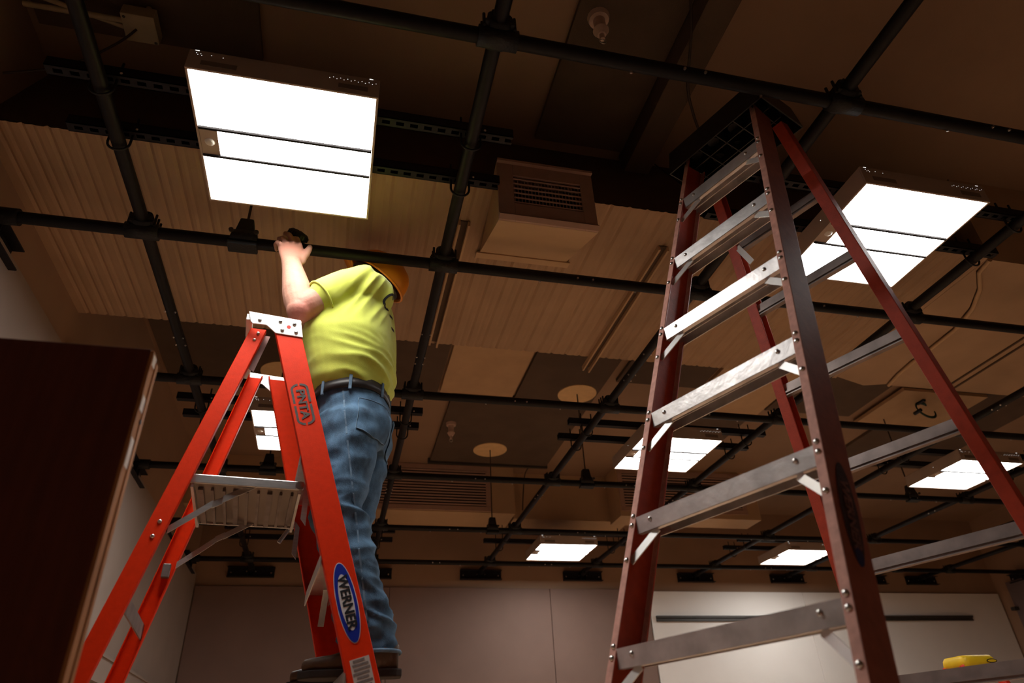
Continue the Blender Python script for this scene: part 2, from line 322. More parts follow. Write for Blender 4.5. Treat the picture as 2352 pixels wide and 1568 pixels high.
for i, (y, lb) in enumerate(zip(XP, xlab)):
    p = MB().cyl((X0 + 0.04, y, ZX), (8.5, y, ZX), PR, 16).build('grid_pipe', 'black')
    tag(p, lb, 'pipe', 'pipes running across the room')
    # coupling screws
    for (a, b) in ((0.333, 1.559), (1.559, 2.764), (4.202, 5.456)):
        for fr, ang in ((0.36, -60), (0.50, 200), (0.56, 200), (0.74, -60)):
            x = a + (b - a) * fr; an = radians(ang); nn = V((0, cos(an), sin(an)))
            MB().cyl(V((x, y, ZX)) + nn * (PR - 0.004), V((x, y, ZX)) + nn * (PR + 0.006), 0.0048, 8).build('screw', 'screw', p)
for o in [o for o in C.objects if o.name.startswith('grid_pipe') and o.get('group') == 'pipes running to the far wall']:
    x = o.data.vertices[0].co.x
    xc = sum(v.co.x for v in o.data.vertices) / len(o.data.vertices)
    for y in (2.95, 3.18, 3.25, 5.2, 5.28):
        for sx in (-1, 1):
            an = radians(-35 if sx > 0 else 215); nn = V((cos(an), 0, sin(an)))
            MB().cyl(V((xc, y, ZY)) + nn * (PR - 0.004), V((xc, y, ZY)) + nn * (PR + 0.006), 0.0045, 8).build('screw', 'screw', o)
# cross clamps
def clamp_proto():
    t = empty('pipe_clamp', (0, 0, 0), 'black cast cross clamp joining two grid pipes', 'clamp', 'cross clamps of the pipe grid')
    dz = 0.018
    # upper saddle around the Y pipe, lower saddle along the X pipe
    b = MB(); b.loft([((0, -0.045, dz), (0.040, 0, 0), (0, 0, 0.034), .7), ((0, 0.045, dz), (0.040, 0, 0), (0, 0, 0.034), .7)], 16); b.build('upper_saddle', 'blackm', t)
    b = MB(); b.loft([((-0.062, 0, -dz), (0, 0.031, 0), (0, 0, 0.030), .75), ((0.062, 0, -dz), (0, 0.031, 0), (0, 0, 0.030), .75)], 16); b.build('lower_saddle', 'blackm', t)
    MB().box(-0.046, 0.046, -0.046, 0.046, -0.006, 0.010).build('clamp_plate', 'blackm', t, 0.003)
    for sx in (-1, 1):
        for sy in (-1, 0, 1):
            MB().cyl((sx * 0.048, sy * 0.033, -0.012), (sx * 0.048, sy * 0.033, 0.052 + 0.006 * sy), 0.0052, 7).build('bolt', 'blackm', t)
    for sx in (-1, 1): MB().cyl((sx * 0.022, -0.044, dz + 0.014), (sx * 0.022, -0.058, dz + 0.014), 0.006, 7).build('nut', 'blackm', t)
    return t
ORD = ['first', 'second', 'third', 'fourth', 'fifth', 'sixth', 'seventh', 'eighth']
cp = clamp_proto(); first = True
for i, y in enumerate(XP):
    for j, x in enumerate(YP):
        if i == 0 and j > 2: continue
        if i == 1 and j > 4: continue
        lb = 'black clamp joining %s pipe from left wall to %s cross pipe from far wall' % (ORD[j], ORD[5 - i])
        if first: cp.location = (x, y, PZ + ZC); cp['label'] = lb; first = False
        else: dup(cp, (x, y, PZ + ZC), lb)
# wall brackets: long plates where the pipes meet the walls
def bracket_proto(name, dirn, label, group):
    t = empty(name, (0, 0, 0), label, 'bracket', group); d = V(dirn); n_ = V((0, 0, 1)).cross(d)   # d: along the wall, n_: out of wall
    MB().obox(n_ * 0.008 + V((0, 0, -0.035)), d * 0.235, n_ * 0.008, (0, 0, 0.048)).build('wall_plate', 'strut', t, 0.002)
    MB().obox(n_ * 0.03 + V((0, 0, -0.085)), d * 0.235, n_ * 0.03, (0, 0, 0.003)).build('lower_flange', 'strut', t)
    MB().obox(n_ * 0.03 + V((0, 0, 0.012)), d * 0.235, n_ * 0.03, (0, 0, 0.003)).build('upper_flange', 'strut', t)
    MB().cyl(n_ * 0.012 , n_ * 0.12, 0.034, 14).build('pipe_socket', 'blackm', t)
    for s in (-1, 1):
        MB().obox(n_ * 0.03 + d * s * 0.03 + V((0, 0, -0.05)), d * 0.003, n_ * 0.028, (0, 0, 0.034)).build('web', 'screw' if s > 5 else 'strut', t)
        MB().dome(n_ * 0.016 + d * s * 0.2 + V((0, 0, -0.04)), n_, 0.008).build('screw', 'screw', t)
        MB().cyl(n_ * 0.017 + d * s * 0.045 + V((0, 0, -0.03)), n_ * 0.03 + d * s * 0.045 + V((0, 0, -0.03)), 0.006, 7).build('bolt', 'rivet', t)
    return t
bp_ = bracket_proto('wall_bracket', (-1, 0, 0), 'black channel bracket fixing a pipe end to the far wall', 'pipe brackets on the far wall')
for j, x in enumerate(YP):
    lb = 'black channel bracket ending the %s pipe from left wall, on far wall' % ORD[j]
    if j == 0: bp_.location = (x, Y1, ZY); bp_['label'] = lb
    else: dup(bp_, (x, Y1, ZY), lb)
bl_ = bracket_proto('wall_bracket', (0, 1, 0), 'black channel bracket fixing a pipe end to the left wall', 'pipe brackets on the left wall')
# n_ for (0,1,0) points to -x; turn it round
bl_.rotation_euler = (0, 0, pi)
for j, y in enumerate(XP):
    lb = 'black channel bracket on left wall ending the %s cross pipe from far wall' % ORD[5 - j]
    if j == 0: bl_.location = (X0, y, ZX); bl_['label'] = lb
    else: dup(bl_, (X0, y, ZX), lb)
br_ = bracket_proto('wall_bracket', (0, 1, 0), 'black channel bracket fixing a pipe end to the right wall', 'pipe brackets on the right wall'); br_.location = (X1, 7.23, ZX)
# hangers with rods to the ceiling
def hanger(x, y, label, disc=True, top=None):
    t = empty('pipe_hanger', (x, y, ZX), label, 'hanger', 'rod hangers of the pipe grid'); z = ZX
    MB().loft([((x, y, z - 0.003), (0.060, 0, 0), (0, 0.034, 0), .5), ((x, y, z + 0.045), (0.050, 0, 0), (0, 0.03, 0), .5)], 16).build('saddle', 'blackm', t)
    MB().obox((x, y, z - 0.024), (0.058, 0, 0), (0, 0.031, 0), (0, 0, 0.009)).build('lower_jaw', 'blackm', t, 0.004)
    b = MB(); b.add([(x - 0.040, y - 0.028, z + 0.03), (x + 0.040, y - 0.028, z + 0.03), (x + 0.040, y + 0.028, z + 0.03), (x - 0.040, y + 0.028, z + 0.03), (x - 0.027, y - 0.022, z + 0.115), (x + 0.027, y - 0.022, z + 0.115), (x + 0.027, y + 0.022, z + 0.115), (x - 0.027, y + 0.022, z + 0.115)],
                    [(3, 2, 1, 0), (4, 5, 6, 7), (0, 1, 5, 4), (1, 2, 6, 5), (2, 3, 7, 6), (3, 0, 4, 7)]); b.build('tower', 'blackm', t, 0.006)
    for s in (-1, 1): MB().cyl((x + s * 0.049, y - 0.034, z + 0.03), (x + s * 0.049, y - 0.043, z + 0.03), 0.010, 8).build('bolt', 'rail_d', t)
    MB().cyl((x, y, z + 0.11), (x, y, (top or H) - 0.031), 0.0055, 8).build('rod', 'cable', t)
    if disc:
        tag(MB().cyl((x, y, H - 0.036), (x, y, H - 0.030), 0.165, 40).build('ceiling_rosette', 'disc'), disc, 'disc', 'round pale patches around the hanger rods')
hanger(-0.50, XP[1], 'black rod hanger on the pipe next to the worker\'s hand', None, 2.139 + ZC + 0.031)
hanger(-0.55, XP[3], 'black rod hanger seen between the orange ladder rails', 'round pale disc on ceiling seen between the orange ladder rails')
hanger(1.84, XP[3], 'black rod hanger left of the second row light', 'round pale disc on ceiling at top of rod between the two struts')
hanger(4.88, XP[3], 'black rod hanger under the light right of the red-brown ladder', 'round pale disc on ceiling beside the coiled green cable')
hanger(1.345, XP[4], 'black rod hanger on long rod in front of the louvred duct', 'round pale disc on dark ceiling board behind the worker')

# ------------------------------------------------------------------ recessed-type light fixtures on struts
def strut(x0, x1, y, label, pipes, slots):
    z0, z1 = ZY + PR + 0.019, ZY + PR + 0.060; t = empty('strut_channel', ((x0 + x1) / 2, y, z0), label, 'strut', 'slotted struts carrying the lights'); b = MB(); h = 0.0205
    b.box(x0, x1, y - h, y - h + 0.003, z0, z1).box(x0, x1, y + h - 0.003, y + h, z0, z1)
    if slots:
        b.box(x0, x1, y - h, y - 0.008, z0, z0 + 0.003).box(x0, x1, y + 0.008, y + h, z0, z0 + 0.003)
        x = x0
        while x < x1 - 0.02: b.box(x, x + 0.022, y - 0.008, y + 0.008, z0, z0 + 0.003); x += 0.05
    else: b.box(x0, x1, y - h, y + h, z0, z0 + 0.003)
    b.box(x0, x1, y - h, y + h, z1 - 0.003, z1); b.build('channel', 'strut', t)
    for px in pipes:
        MB().path([V((px + 0.036 * cos(a), y + 0.0, ZY + 0.036 * sin(a))) for a in [pi + pi * k / 10 for k in range(11)]], 0.0045, 7).build('u_bolt', 'blackm', t)
        for s in (-1, 1): MB().cyl((px + s * 0.036, y, ZY - 0.002), (px + s * 0.036, y, z1 + 0.045), 0.0045, 7).build('u_bolt_leg', 'blackm', t)
        MB().dome((px + 0.05, y - h, z0 + 0.012), (0, -1, -0.3), 0.005).build('screw', 'screw', t)
def fixture_proto():
    t = empty('light_fixture', (0, 0, 0), 'x', 'light', 'square light fixtures'); a = 0.297; h = 0.085
    s = MB(); th = 0.008
    s.box(-a, a, -a, -a + th, 0, h).box(-a, a, a - th, a, 0, h).box(-a, -a + th, -a + th, a - th, 0, h).box(a - th, a, -a + th, a - th, 0, h).box(-a, a, -a, a, h - 0.004, h + 0.004)
    s.build('housing', 'house', t, 0.0015)
    i = a - th - 0.001; y1, y2 = -0.058, 0.062
    MB().box(-i, i, -i, y1 - 0.004, 0.006, 0.014).build('diffuser', 'diff', t)
    MB().box(-i, i, y2 + 0.004, i, 0.006, 0.014).build('diffuser', 'diff', t)
    MB().box(-i + 0.058, i, y1 + 0.002, y2 - 0.002, 0.003, 0.014).build('centre_diffuser', 'diffc', t)
    MB().box(-i, i, y1 - 0.006, y1 + 0.003, -0.003, 0.014).build('divider', 'gap', t); MB().box(-i, i, y2 - 0.003, y2 + 0.006, -0.003, 0.014).build('divider', 'gap', t)
    sn = MB().box(-i, -i + 0.058, y1 + 0.002, y2 - 0.002, 0.002, 0.02).build('sensor_plate', 'house', t)
    MB().dome((-i + 0.029, 0.002, 0.002), (0, 0, -1), 0.017, 0.4, 16).build('sensor_lens', 'lens', sn)
    for x0, x1 in ((-0.255, -0.148), (0.165, 0.26)):
        k = MB().box(x0, x1, -a - 0.0015, -a + 0.001, 0.020, 0.042).build('knockout', 'knock', t)
    dots = MB()  # glowing dots and slits stand in for light leaking out of the housing
    for q in range(14):
        dots.dome((0.135 + q * 0.0115, -a, 0.062 + 0.006 * (q % 2)), (0, -1, 0), 0.0013, 0.3, 6)
    for (x, z) in ((-0.275, 0.075), (-0.27, 0.068), (-0.262, 0.073), (-0.258, 0.066), (-0.23, 0.072), (-0.195, 0.07)): dots.dome((x, -a, z), (0, -1, 0), 0.0013, 0.3, 6)
    dots.box(-0.28, -0.268, -a - 0.0008, -a, 0.0855, 0.0875).box(0.262, 0.274, -a - 0.0008, -a, 0.0855, 0.0875)
    dots.dome((-a, -0.02, 0.05), (-1, 0, 0), 0.0022, 0.3, 6)
    dots.build('leak_glow', 'leak', t)
    return t
FX = [(-0.308, 1.835, 'lit square light fixture above the worker\'s raised hand', (-1.06, 0.49)), (2.21, 1.86, 'lit square light fixture behind the red-brown ladder\'s rear rail, next to its top', (1.40, 2.92)),
      (-0.30, 4.24, 'lit square light fixture seen between the orange ladder rails', (-1.03, 0.44)), (2.265, 4.27, 'lit square light fixture crossed by red-brown ladder\'s front left rail', (1.43, 2.92)),
      (4.975, 4.35, 'lit square light fixture crossed by red-brown ladder\'s rear right rail', (4.08, 5.6)), (2.235, 6.85, 'lit square light fixture near the far wall behind the worker', (1.40, 2.92)), (5.03, 6.86, 'lit square light fixture near the far wall between the red-brown ladder rails', (4.10, 5.62))]
fp = fixture_proto()
for i, (x, y, lb, (sa, sb)) in enumerate(FX):
    x, y, zz = x * 0.9844, y * 0.9844, 1.895 + ZC
    if i == 0: fp.location = (x, y, zz); fp['label'] = lb
    else: dup(fp, (x, y, zz), lb)
SY = [(1.68, 1.915), (1.68, 1.915), (3.985, 4.205), (3.985, 4.23), (4.11, 4.36), (6.45, 6.76), (6.50, 6.80)]
slab = ['above the worker', 'behind the red-brown ladder top', 'behind the orange ladder', 'over light behind front left ladder rail', 'over light behind rear right ladder rail', 'over the far light behind the worker', 'over the far light between the ladder rails']
for (x, y, lb, (sa, sb)), sy, sl in zip(FX, SY, slab):
    pp = [q for q in YP if sa < q < sb]
    for k, yy in enumerate(sy): strut(sa, sb, yy, ('black strut %s, ' % sl) + ('farther from' if k == 0 else 'closer to') + ' far wall', pp, y < 3)
for yy, q in ((6.51, 'farther from'), (6.80, 'closer to')): strut(-1.03, 0.49, yy, 'black strut without a light behind the worker\'s leg, %s the far wall' % q, YP[:2], False)

# ------------------------------------------------------------------ lettering
def text_mesh(txt, size, name, m, parent, origin, ux, uy, nrm, squash=1.0, off=0.0012, thick=0.0006, bold=0.0):
    cu = bpy.data.curves.new('t', 'FONT'); cu.body = txt; cu.size = size; cu.align_x = 'CENTER'; cu.align_y = 'CENTER'; cu.extrude = thick; cu.offset = bold; cu.resolution_u = 3
    o = bpy.data.objects.new('t', cu); C.objects.link(o); bpy.context.view_layer.update()
    me = bpy.data.meshes.new_from_object(o.evaluated_get(bpy.context.evaluated_depsgraph_get())); bpy.data.objects.remove(o); bpy.data.curves.remove(cu)
    ux, uy, nrm, origin = V(ux).normalized(), V(uy).normalized(), V(nrm).normalized(), V(origin)
    for v in me.vertices: v.co = origin + ux * v.co.x + uy * v.co.y * squash + nrm * (v.co.z + off)
    me.name = name; me.materials.clear(); me.materials.append(M[m]); ob = bpy.data.objects.new(name, me); C.objects.link(ob)
    if parent: ob.parent = parent; ob.matrix_parent_inverse = parent.matrix_world.inverted()
    return ob
def ellipse_plate(name, m, parent, c, ux, uy, nrm, a, b, off, t=0.0008, n=48):
    c, ux, uy, nrm = V(c), V(ux).normalized(), V(uy).normalized(), V(nrm).normalized()
    return MB().prism([c + ux * a * cos(2 * pi * i / n) + uy * b * sin(2 * pi * i / n) + nrm * off for i in range(n)], nrm * t).build(name, m, parent)

# ------------------------------------------------------------------ orange stepladder
def channel(mb, top, bot, web, fl_dir, web_w, fl_w, t=0.004):
    """C-section rail: outer web face centred on the line top-bot, web direction, flanges pointing along fl_dir"""
    top, bot = V(top), V(bot); w_ = V(web).normalized() * web_w / 2; f_ = V(fl_dir).normalized()
    for off, hw in ((0, 1),):
        prof = [(-1, 0), (1, 0), (1, fl_w), (1 - 2 * t / web_w, fl_w), (1 - 2 * t / web_w, t), (-1 + 2 * t / web_w, t), (-1 + 2 * t / web_w, fl_w), (-1, fl_w)]
        n = len(prof); vs = [p + w_ * a + f_ * b for p in (top, bot) for a, b in prof]
        mb.add(vs, [(i, (i + 1) % n, n + (i + 1) % n, n + i) for i in range(n)])
        for k in (0, n): mb.add([vs[k + j] for j in range(n)], [(0, 1, 4, 5), (1, 2, 3, 4), (0, 5, 6, 7)])
    return mb
def orange_ladder():
    cx, cy, th = -0.278, 2.257, 0.099
    f = V((cos(th), sin(th), 0)); b = V((-sin(th), cos(th), 0)); up = V((0, 0, 1)); O = V((cx, cy, ZC)); cz = 1.4; zb = -ZC
    t = empty('stepladder', (cx, cy, 0), 'bright orange fiberglass stepladder the worker stands on', 'ladder')
    hw = lambda z: 0.201 + 0.075 * (cz - z); hr = lambda z: 0.171 + 0.0675 * (cz - z)
    ff = lambda z: -0.007 + 0.295 * (cz - z); fr = lambda z: -(0.056 + 0.233 * (cz - z))
    P = lambda a, s, z: O + f * a + b * s + up * z
    for s in (-1, 1):
        r = channel(MB(), P(ff(1.335), s * hw(1.335), 1.335), P(ff(zb + .02), s * hw(zb + .02), zb + .02), f, -b * s, 0.085, 0.028).build('front_rail', 'orange', t, 0.003)
        rr = channel(MB(), P(fr(1.318), s * hr(1.318), 1.318), P(fr(zb + .02), s * hr(zb + .02), zb + .02), f, -b * s, 0.050, 0.026).build('rear_rail', 'orange', t, 0.003)
        MB().obox(P(ff(zb) , s * (hw(zb) - .012), zb + .02), f * .052, b * .02, up * .02).build('rubber_foot', 'plastic', t, 0.004)
        MB().obox(P(fr(zb), s * (hr(zb) - .012), zb + .02), f * .034, b * .02, up * .02).build('rubber_foot', 'plastic', t, 0.004)
        # cap side plate
        pl = [(-0.113, 1.36), (0.057, 1.341 + 0.012), (0.072, 1.285), (-0.018, 1.288), (-0.051, 1.315), (-0.094, 1.314), (-0.103, 1.322)]
        hp = hw(1.33) + 0.003
        p = MB().prism([P(a, s * hp, z) for a, z in pl], b * s * 0.004).build('cap_plate', 'alu_w', t, 0.0015)
        for a, z in ((-0.074, 1.331), (-0.008, 1.336), (0.038, 1.333), (0.002, 1.303), (0.047, 1.301)): MB().dome(P(a, s * (hp + .004), z), b * s, 0.0068, .75).build('rivet', 'rivet', p)
        MB().cyl(P(0.021, s * (hp + .0035), 1.319), P(0.021, s * (hp + .0046), 1.319), 0.0066, 14).build('hole', 'redrail', p)
        for a, z in ((-0.072, 1.300), (-0.080, 1.271)): MB().dome(P(a - 0.002, s * (hr(z) + .0), z), b * s, 0.0058, .7).build('rivet', 'rivet', t)
        for a, z in ((-0.233, 0.629), (-0.242, 0.587)): MB().dome(P(a, s * (hr(z)), z), b * s, 0.0062, .75).build('rivet', 'rivet', t)
        # inner gusset of the rear rail and hinge strip
        if s < 0: MB().prism([P(-0.085, s * (hr(1.3) - .03), 1.31), P(-0.035, s * (hr(1.3) - .03), 1.31), P(-0.068, s * (hr(1.15) - .03), 1.16), P(-0.10, s * (hr(1.15) - .03), 1.18)], b * s * 0.003).build('hinge_plate', 'pinkm', t)
        # spreader: two bars with a cranked link
        zi = lambda z: s * (hr(z) - 0.034)
        mb = MB(); q = [(-0.002, 0.768), (-0.085, 0.716), (-0.112, 0.700), (-0.150, 0.668), (-0.212, 0.618)]
        for (a0, z0), (a1, z1) in zip(q[:-1], q[1:]):
            k = 0.008 if a0 == -0.085 else 0; mb.obox((P(a0, zi(z0), z0) + P(a1, zi(z1), z1)) / 2 - b * s * k, (P(a1, zi(z1), z1) - P(a0, zi(z0), z0)) * .52, b * .0018, up * .0105)
        mb.build('spreader_bar', 'alu', t); MB().dome(P(-0.004, zi(.765) - s * .003, 0.766), -b if s < 0 else b, 0.008, .7).build('rivet', 'rivet', t)
        MB().obox(P(-0.240, zi(.62) + s * .01, 0.60), f * .012, b * .010, up * .022).build('spreader_bracket', 'alu_d', t, 0.003)
    for a in (-0.108, 0.050): MB().obox(P(a, 0, 1.340), f * .010, b * (hw(1.34) + .004), up * .012).build('cap_bar', 'alu_w', t, 0.002)
    # steps on the front rails
    for z in (0.86, 0.555, 0.25, -0.055, -0.36, -0.60):
        w_ = hw(z) - 0.006; a = ff(z); mb = MB()
        mb.obox(P(a, 0, z - .002), f * .040, b * w_, up * .002).obox(P(a + .039, 0, z - .020), f * .0015, b * w_, up * .020).obox(P(a - .039, 0, z - .020), f * .0015, b * w_, up * .020)
        for k in range(6): mb.obox(P(a - .03 + .012 * k, 0, z + .001), f * .002, b * w_, up * .001)
        mb.build('step', 'alu', t)
        for s in ((1,) if z < .6 else ()): MB().obox(P(a + .02, s * (w_ - .05), z - .055), f * .010, (b * s * .045 + up * -.05), f.cross(b * s * .045 + up * -.05).normalized() * .0015).build('step_brace', 'alu_o', t)
    # pail shelf with stiffening ribs underneath
    z = 0.775; sa, sb = -0.175, 0.125; hwid = hr(.775) - 0.02
    mb = MB().obox(P((sa + sb) / 2, 0, z - .012), f * (sb - sa) / 2, b * hwid, up * .0015)
    sh = mb.build('pail_shelf', 'shelf', t)
    for k in range(9):
        a = sa + (sb - sa) * (k + .6) / 9.2
        MB().obox(P(a, 0.02, z - .017), f * (.004 if k % 3 else .0075), b * (hwid - .03), up * .0045).build('shelf_rib', 'alu_d', sh)
    for s in (-1, 1): MB().obox(P((sa + sb) / 2, s * hwid, z - .006), f * ((sb - sa) / 2 + .01), b * .003, up * .0135).build('shelf_rail', 'alu', sh, 0.002)
    MB().obox(P(sb, 0, z - .014), f * .004, b * hwid, up * .018).build('shelf_front', 'alu', sh); MB().obox(P(sa, 0, z - .014), f * .004, b * hwid, up * .018).build('shelf_back', 'alu', sh)
    for s in (-1, 1):
        MB().cyl(P(sb - .002, s * (hwid + .002), z - .008), P(sb - .002, s * (hwid + .012), z - .008), 0.013, 16).build('pivot', 'rivet', sh)
        MB().obox(P(sb + .02, s * (hwid - .004), z - .06), f * .008 + up * -.01, b * .002, up * .055).build('pivot_arm', 'alu', sh)
    MB().cyl(P(sb - .01, hwid - .02, z - .03), P(sb - .035, hwid - .02, z - .075), 0.007, 10).build('latch_pin', 'alu', sh)
    # rear braces
    for z in (0.42, 0.0, -0.45): MB().obox(P(fr(z) + .012, 0, z), f * .002, b * (hr(z) - .004), up * .022).build('rear_brace', 'alu_d', t)
    # lettering on the near front rail web
    s = -1; dn = (P(ff(0), -hw(0), 0) - P(ff(1), -hw(1), 1)).normalized(); nb = (-b - up * 0.075).normalized(); side = nb.cross(dn).normalized()
    if side.dot(f) < 0: side = -side
    at = lambda z, a=0: P(ff(z) + a, -hw(z), z)
    c = at(1.028, -0.004)
    text_mesh('PNTA', 0.043, 'stencil_text', 'stencil', t, c, dn, side, nb, 0.85, bold=0.0012)
    ow, ol, sw = 0.028, 0.077, 0.0075
    for sx, sy in ((-1, -1), (-1, 1), (1, -1), (1, 1)):
        pts = [(0.004 * sx, sy * ow)]; inner = [(0.004 * sx, sy * (ow - sw))]
        for k in range(9):
            an = pi / 2 * (1 - k / 8); pts.append((sx * (ol - ow * .75 + ow * .75 * cos(an)), sy * ow * sin(an))); inner.append((sx * (ol - ow * .75 + (ow * .75 - sw) * cos(an)), sy * (ow - sw) * sin(an)))
        pts[-1] = (pts[-1][0], sy * 0.003); inner[-1] = (inner[-1][0], sy * 0.003)
        n = len(pts); vs = [c + dn * p[0] + side * p[1] + nb * .0012 for p in pts] + [c + dn * p[0] + side * p[1] + nb * .0012 for p in inner]
        MB().add(vs, [(i, i + 1, n + i + 1, n + i) for i in range(n - 1)]).build('stencil_outline', 'stencil', t)
    c = at(0.420, 0.0)
    ellipse_plate('logo_rim', 'labelw', t, c, dn, side, nb, 0.111, 0.0285, 0.0004); ellipse_plate('logo_field', 'blue', t, c, dn, side, nb, 0.1085, 0.0265, 0.0010)
    ellipse_plate('logo_plate', 'labelw', t, c, dn, side, nb, 0.077, 0.0185, 0.0016); text_mesh('WERNER', 0.036, 'logo_text', 'labelk', t, c, dn, side, nb, 1.0, 0.0026, bold=0.0013)
    cl = at(0.19, 0.0); lw = 0.026
    wl_ = MB().obox(cl + nb * .0006, dn * .092, side * lw, nb * .0005).build('warning_label', 'paper', t)
    for k in range(17):
        u = -0.086 + k * 0.0105
        MB().obox(cl + nb * .0013 + dn * u + side * (0.002 * ((k * 7) % 3 - 1)), dn * (.0030 if k else .0035), side * (lw * (.82 if k % 4 else .6)), nb * .0003).build('print_line', 'print_', wl_)
orange_ladder()

# ------------------------------------------------------------------ red-brown stepladder
LASTB = [None]
_ob = MB.build
def _build(self, *k, **kw):
    o = _ob(self, *k, **kw); LASTB[0] = o; return o
MB.build = _build
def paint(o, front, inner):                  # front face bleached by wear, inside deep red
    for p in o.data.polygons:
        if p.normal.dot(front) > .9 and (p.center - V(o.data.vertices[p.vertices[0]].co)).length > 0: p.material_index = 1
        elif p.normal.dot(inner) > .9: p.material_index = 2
def brown_ladder():
    cx, cy, z0, th, w0, dw, dl = 1.1701, 1.4727, 1.7506, -1.1864, 0.1606, 0.0230, 0.0975
    a = V((cos(th), sin(th), 0)); n = V((sin(th), -cos(th), 0)); up = V((0, 0, 1)); O = V((cx, cy, ZC)); zt = z0 + .305; zb = -ZC
    t = empty('stepladder', (cx, cy, 0), 'tall weathered red-brown fiberglass stepladder with aluminium steps and black cap', 'ladder')
    k_ = lambda z: (z0 - z) / .305
    hw = lambda z: w0 + dw * k_(z); fo = lambda z: dl * k_(z); P = lambda s, o, z: O + a * s + n * o + up * z
    FLW = 0.022; WB = 0.088
    rd = (P(0, fo(0), 0) - P(0, fo(1), 1)).normalized(); nf = (n - rd * n.dot(rd)).normalized()    # outward normal of the front face
    for s in (-1, 1):
        top = P(s * (hw(1.99) + FLW), fo(1.99), 1.99); bot = P(s * (hw(zb + .02) + FLW), fo(zb + .02), zb + .02)
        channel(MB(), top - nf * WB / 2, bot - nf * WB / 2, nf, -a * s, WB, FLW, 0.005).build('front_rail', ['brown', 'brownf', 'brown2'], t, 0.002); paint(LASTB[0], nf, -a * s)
        MB().obox(P(s * (hw(zb) + .01), fo(zb) - .045, zb + .02), n * .055, a * .018, up * .02).build('rubber_foot', 'plastic', t, 0.004)
        # rear rails
        hr = lambda z: 0.1734 + 0.0768 * (zt - z); ro = lambda z: -(0.1889 + 0.209 * (zt - z))
        tp = P(s * hr(1.97), ro(1.97), 1.97); bt = P(s * hr(zb + .02), ro(zb + .02), zb + .02); rr = (bt - tp).normalized(); nr = (n - rr * n.dot(rr)).normalized()
        channel(MB(), tp - nr * .022, bt - nr * .022, nr, -a * s, 0.044, 0.040, 0.004).build('rear_rail', 'brown2', t, 0.003)
        MB().obox(P(s * (hr(zb) - .02), ro(zb) - .02, zb + .02), n * .03, a * .025, up * .02).build('rubber_foot', 'plastic', t, 0.004)
    # steps
    j = 0; z = z0
    while z > -ZC + .1:
        w_ = hw(z); o = fo(z); L = w_ + 0.002; hgt = 0.042; mb = MB(); st = P(0, o, z)
        lean = (up * 1 + n * -0.32).normalized()
        mb.obox(P(0, o - .002, z - hgt / 2) + n * 0.32 * hgt / 2 * 0, a * L, n * .0018, up * hgt / 2)
        mb.obox(P(0, o - .042, z - .0015), a * (L + .01), n * .042, up * .0015)
        mb.obox(P(0, o - .082, z - hgt * .42), a * (L + .01), n * .0016, up * hgt * .42)
        mb.obox(P(0, o - .028, z - .012), a * L, n * .0012, up * .012).obox(P(0, o - .055, z - .012), a * L, n * .0012, up * .012)
        mb.obox(P(0, o - .009, z - hgt + .001), a * L, n * .008, up * .001)
        sp = mb.build('step', 'alu_o', t)
        for s in (-1, 1):
            MB().dome(P(s * (w_ - .045), o, z - .016), n, 0.0062, .7).build('rivet', 'rivet', sp)
            for dz, dx in ((.006, .0105), (-.018, .0105), (-.105, .0105)):
                MB().dome(P(s * (hw(z + dz) + dx), fo(z + dz), z + dz) + nf * .0005, nf, 0.0068, .7).build('rivet', 'rivet', t)
            A = P(s * (w_ - .055), o - .012, z - hgt); B = P(s * (hw(z - .11) + .008), fo(z - .11) - .012, z - .11)
            d = (B - A); MB().obox((A + B) / 2, d * .5, n * .0015, d.cross(n).normalized() * .0095).build('step_brace', 'alu_w', t)
        # rear horizontal brace at the same height
        zr = z + (-.10, -.052, -.050, -.047, -.040, -.051, -.04, -.03, -.02)[j]; hr_ = 0.1734 + 0.0768 * (zt - zr) - .004; ro_ = -(0.1889 + 0.209 * (zt - zr)); mb = MB()
        mb.obox(P(0, ro_ - .012, zr), a * hr_, n * .0016, up * .022).obox(P(0, ro_ - .024, zr + .021), a * hr_, n * .012, up * .0014).obox(P(0, ro_ - .008, zr - .010), a * hr_, n * .004, up * .003).obox(P(0, ro_ - .016, zr - .021), a * hr_, n * .010, up * .0014)
        mb.build('rear_brace', 'alu_d', t)
        if j in (0,):
            for s in (-1,):
                A = P(s * (hr_ - .035), ro_ - .004, zr); B = P(s * (hr_ - .075 + .1 * (s > 0)), ro_ - .004, zr - .10 + .08 * (s > 0)); d = B - A; MB().obox((A + B) / 2, d * .5, n * .0015, d.cross(n).normalized() * .011).build('diagonal_brace', 'alu_w', t)
        z -= .305; j += 1
    # spreader bars
    for s in (-1, 1):
        zz = 0.92; A = P(s * (hw(zz) - .004), fo(zz) - .07, zz); B = P(s * (hw(zz) - .002), -(0.1889 + 0.209 * (zt - zz)) + .0, zz)
        m_ = (A + B) / 2 + up * -.02
    # cap of black plastic
    zc0, zc1 = 1.945, zt; o0, o1 = -0.265, -0.045; hwc = 0.205
    cap = MB(); cap.add([P(s * (hwc + .012 * (zq == zc0)), (o1 + .012 * (zq == zc0)) if oq else (o0 - .012 * (zq == zc0)), zq) for zq in (zc0, zc1) for oq in (0, 1) for s in (-1, 1)],
        [(4, 5, 7, 6), (0, 1, 5, 4), (2, 6, 7, 3), (0, 4, 6, 2), (1, 3, 7, 5)])
    c_ = cap.build('cap', 'plastic', t); md = c_.modifiers.new('solid', 'SOLIDIFY'); md.thickness = 0.006
    for q in range(5): MB().obox(P(-.16 + .08 * q, -.155, 2.005), a * .002, n * .10, up * .035).build('cap_rib', 'plastic', c_)
    for q in range(2): MB().obox(P(0, -.12 - .07 * q, 2.005), a * .19, n * .002, up * .035).build('cap_rib', 'plastic', c_)
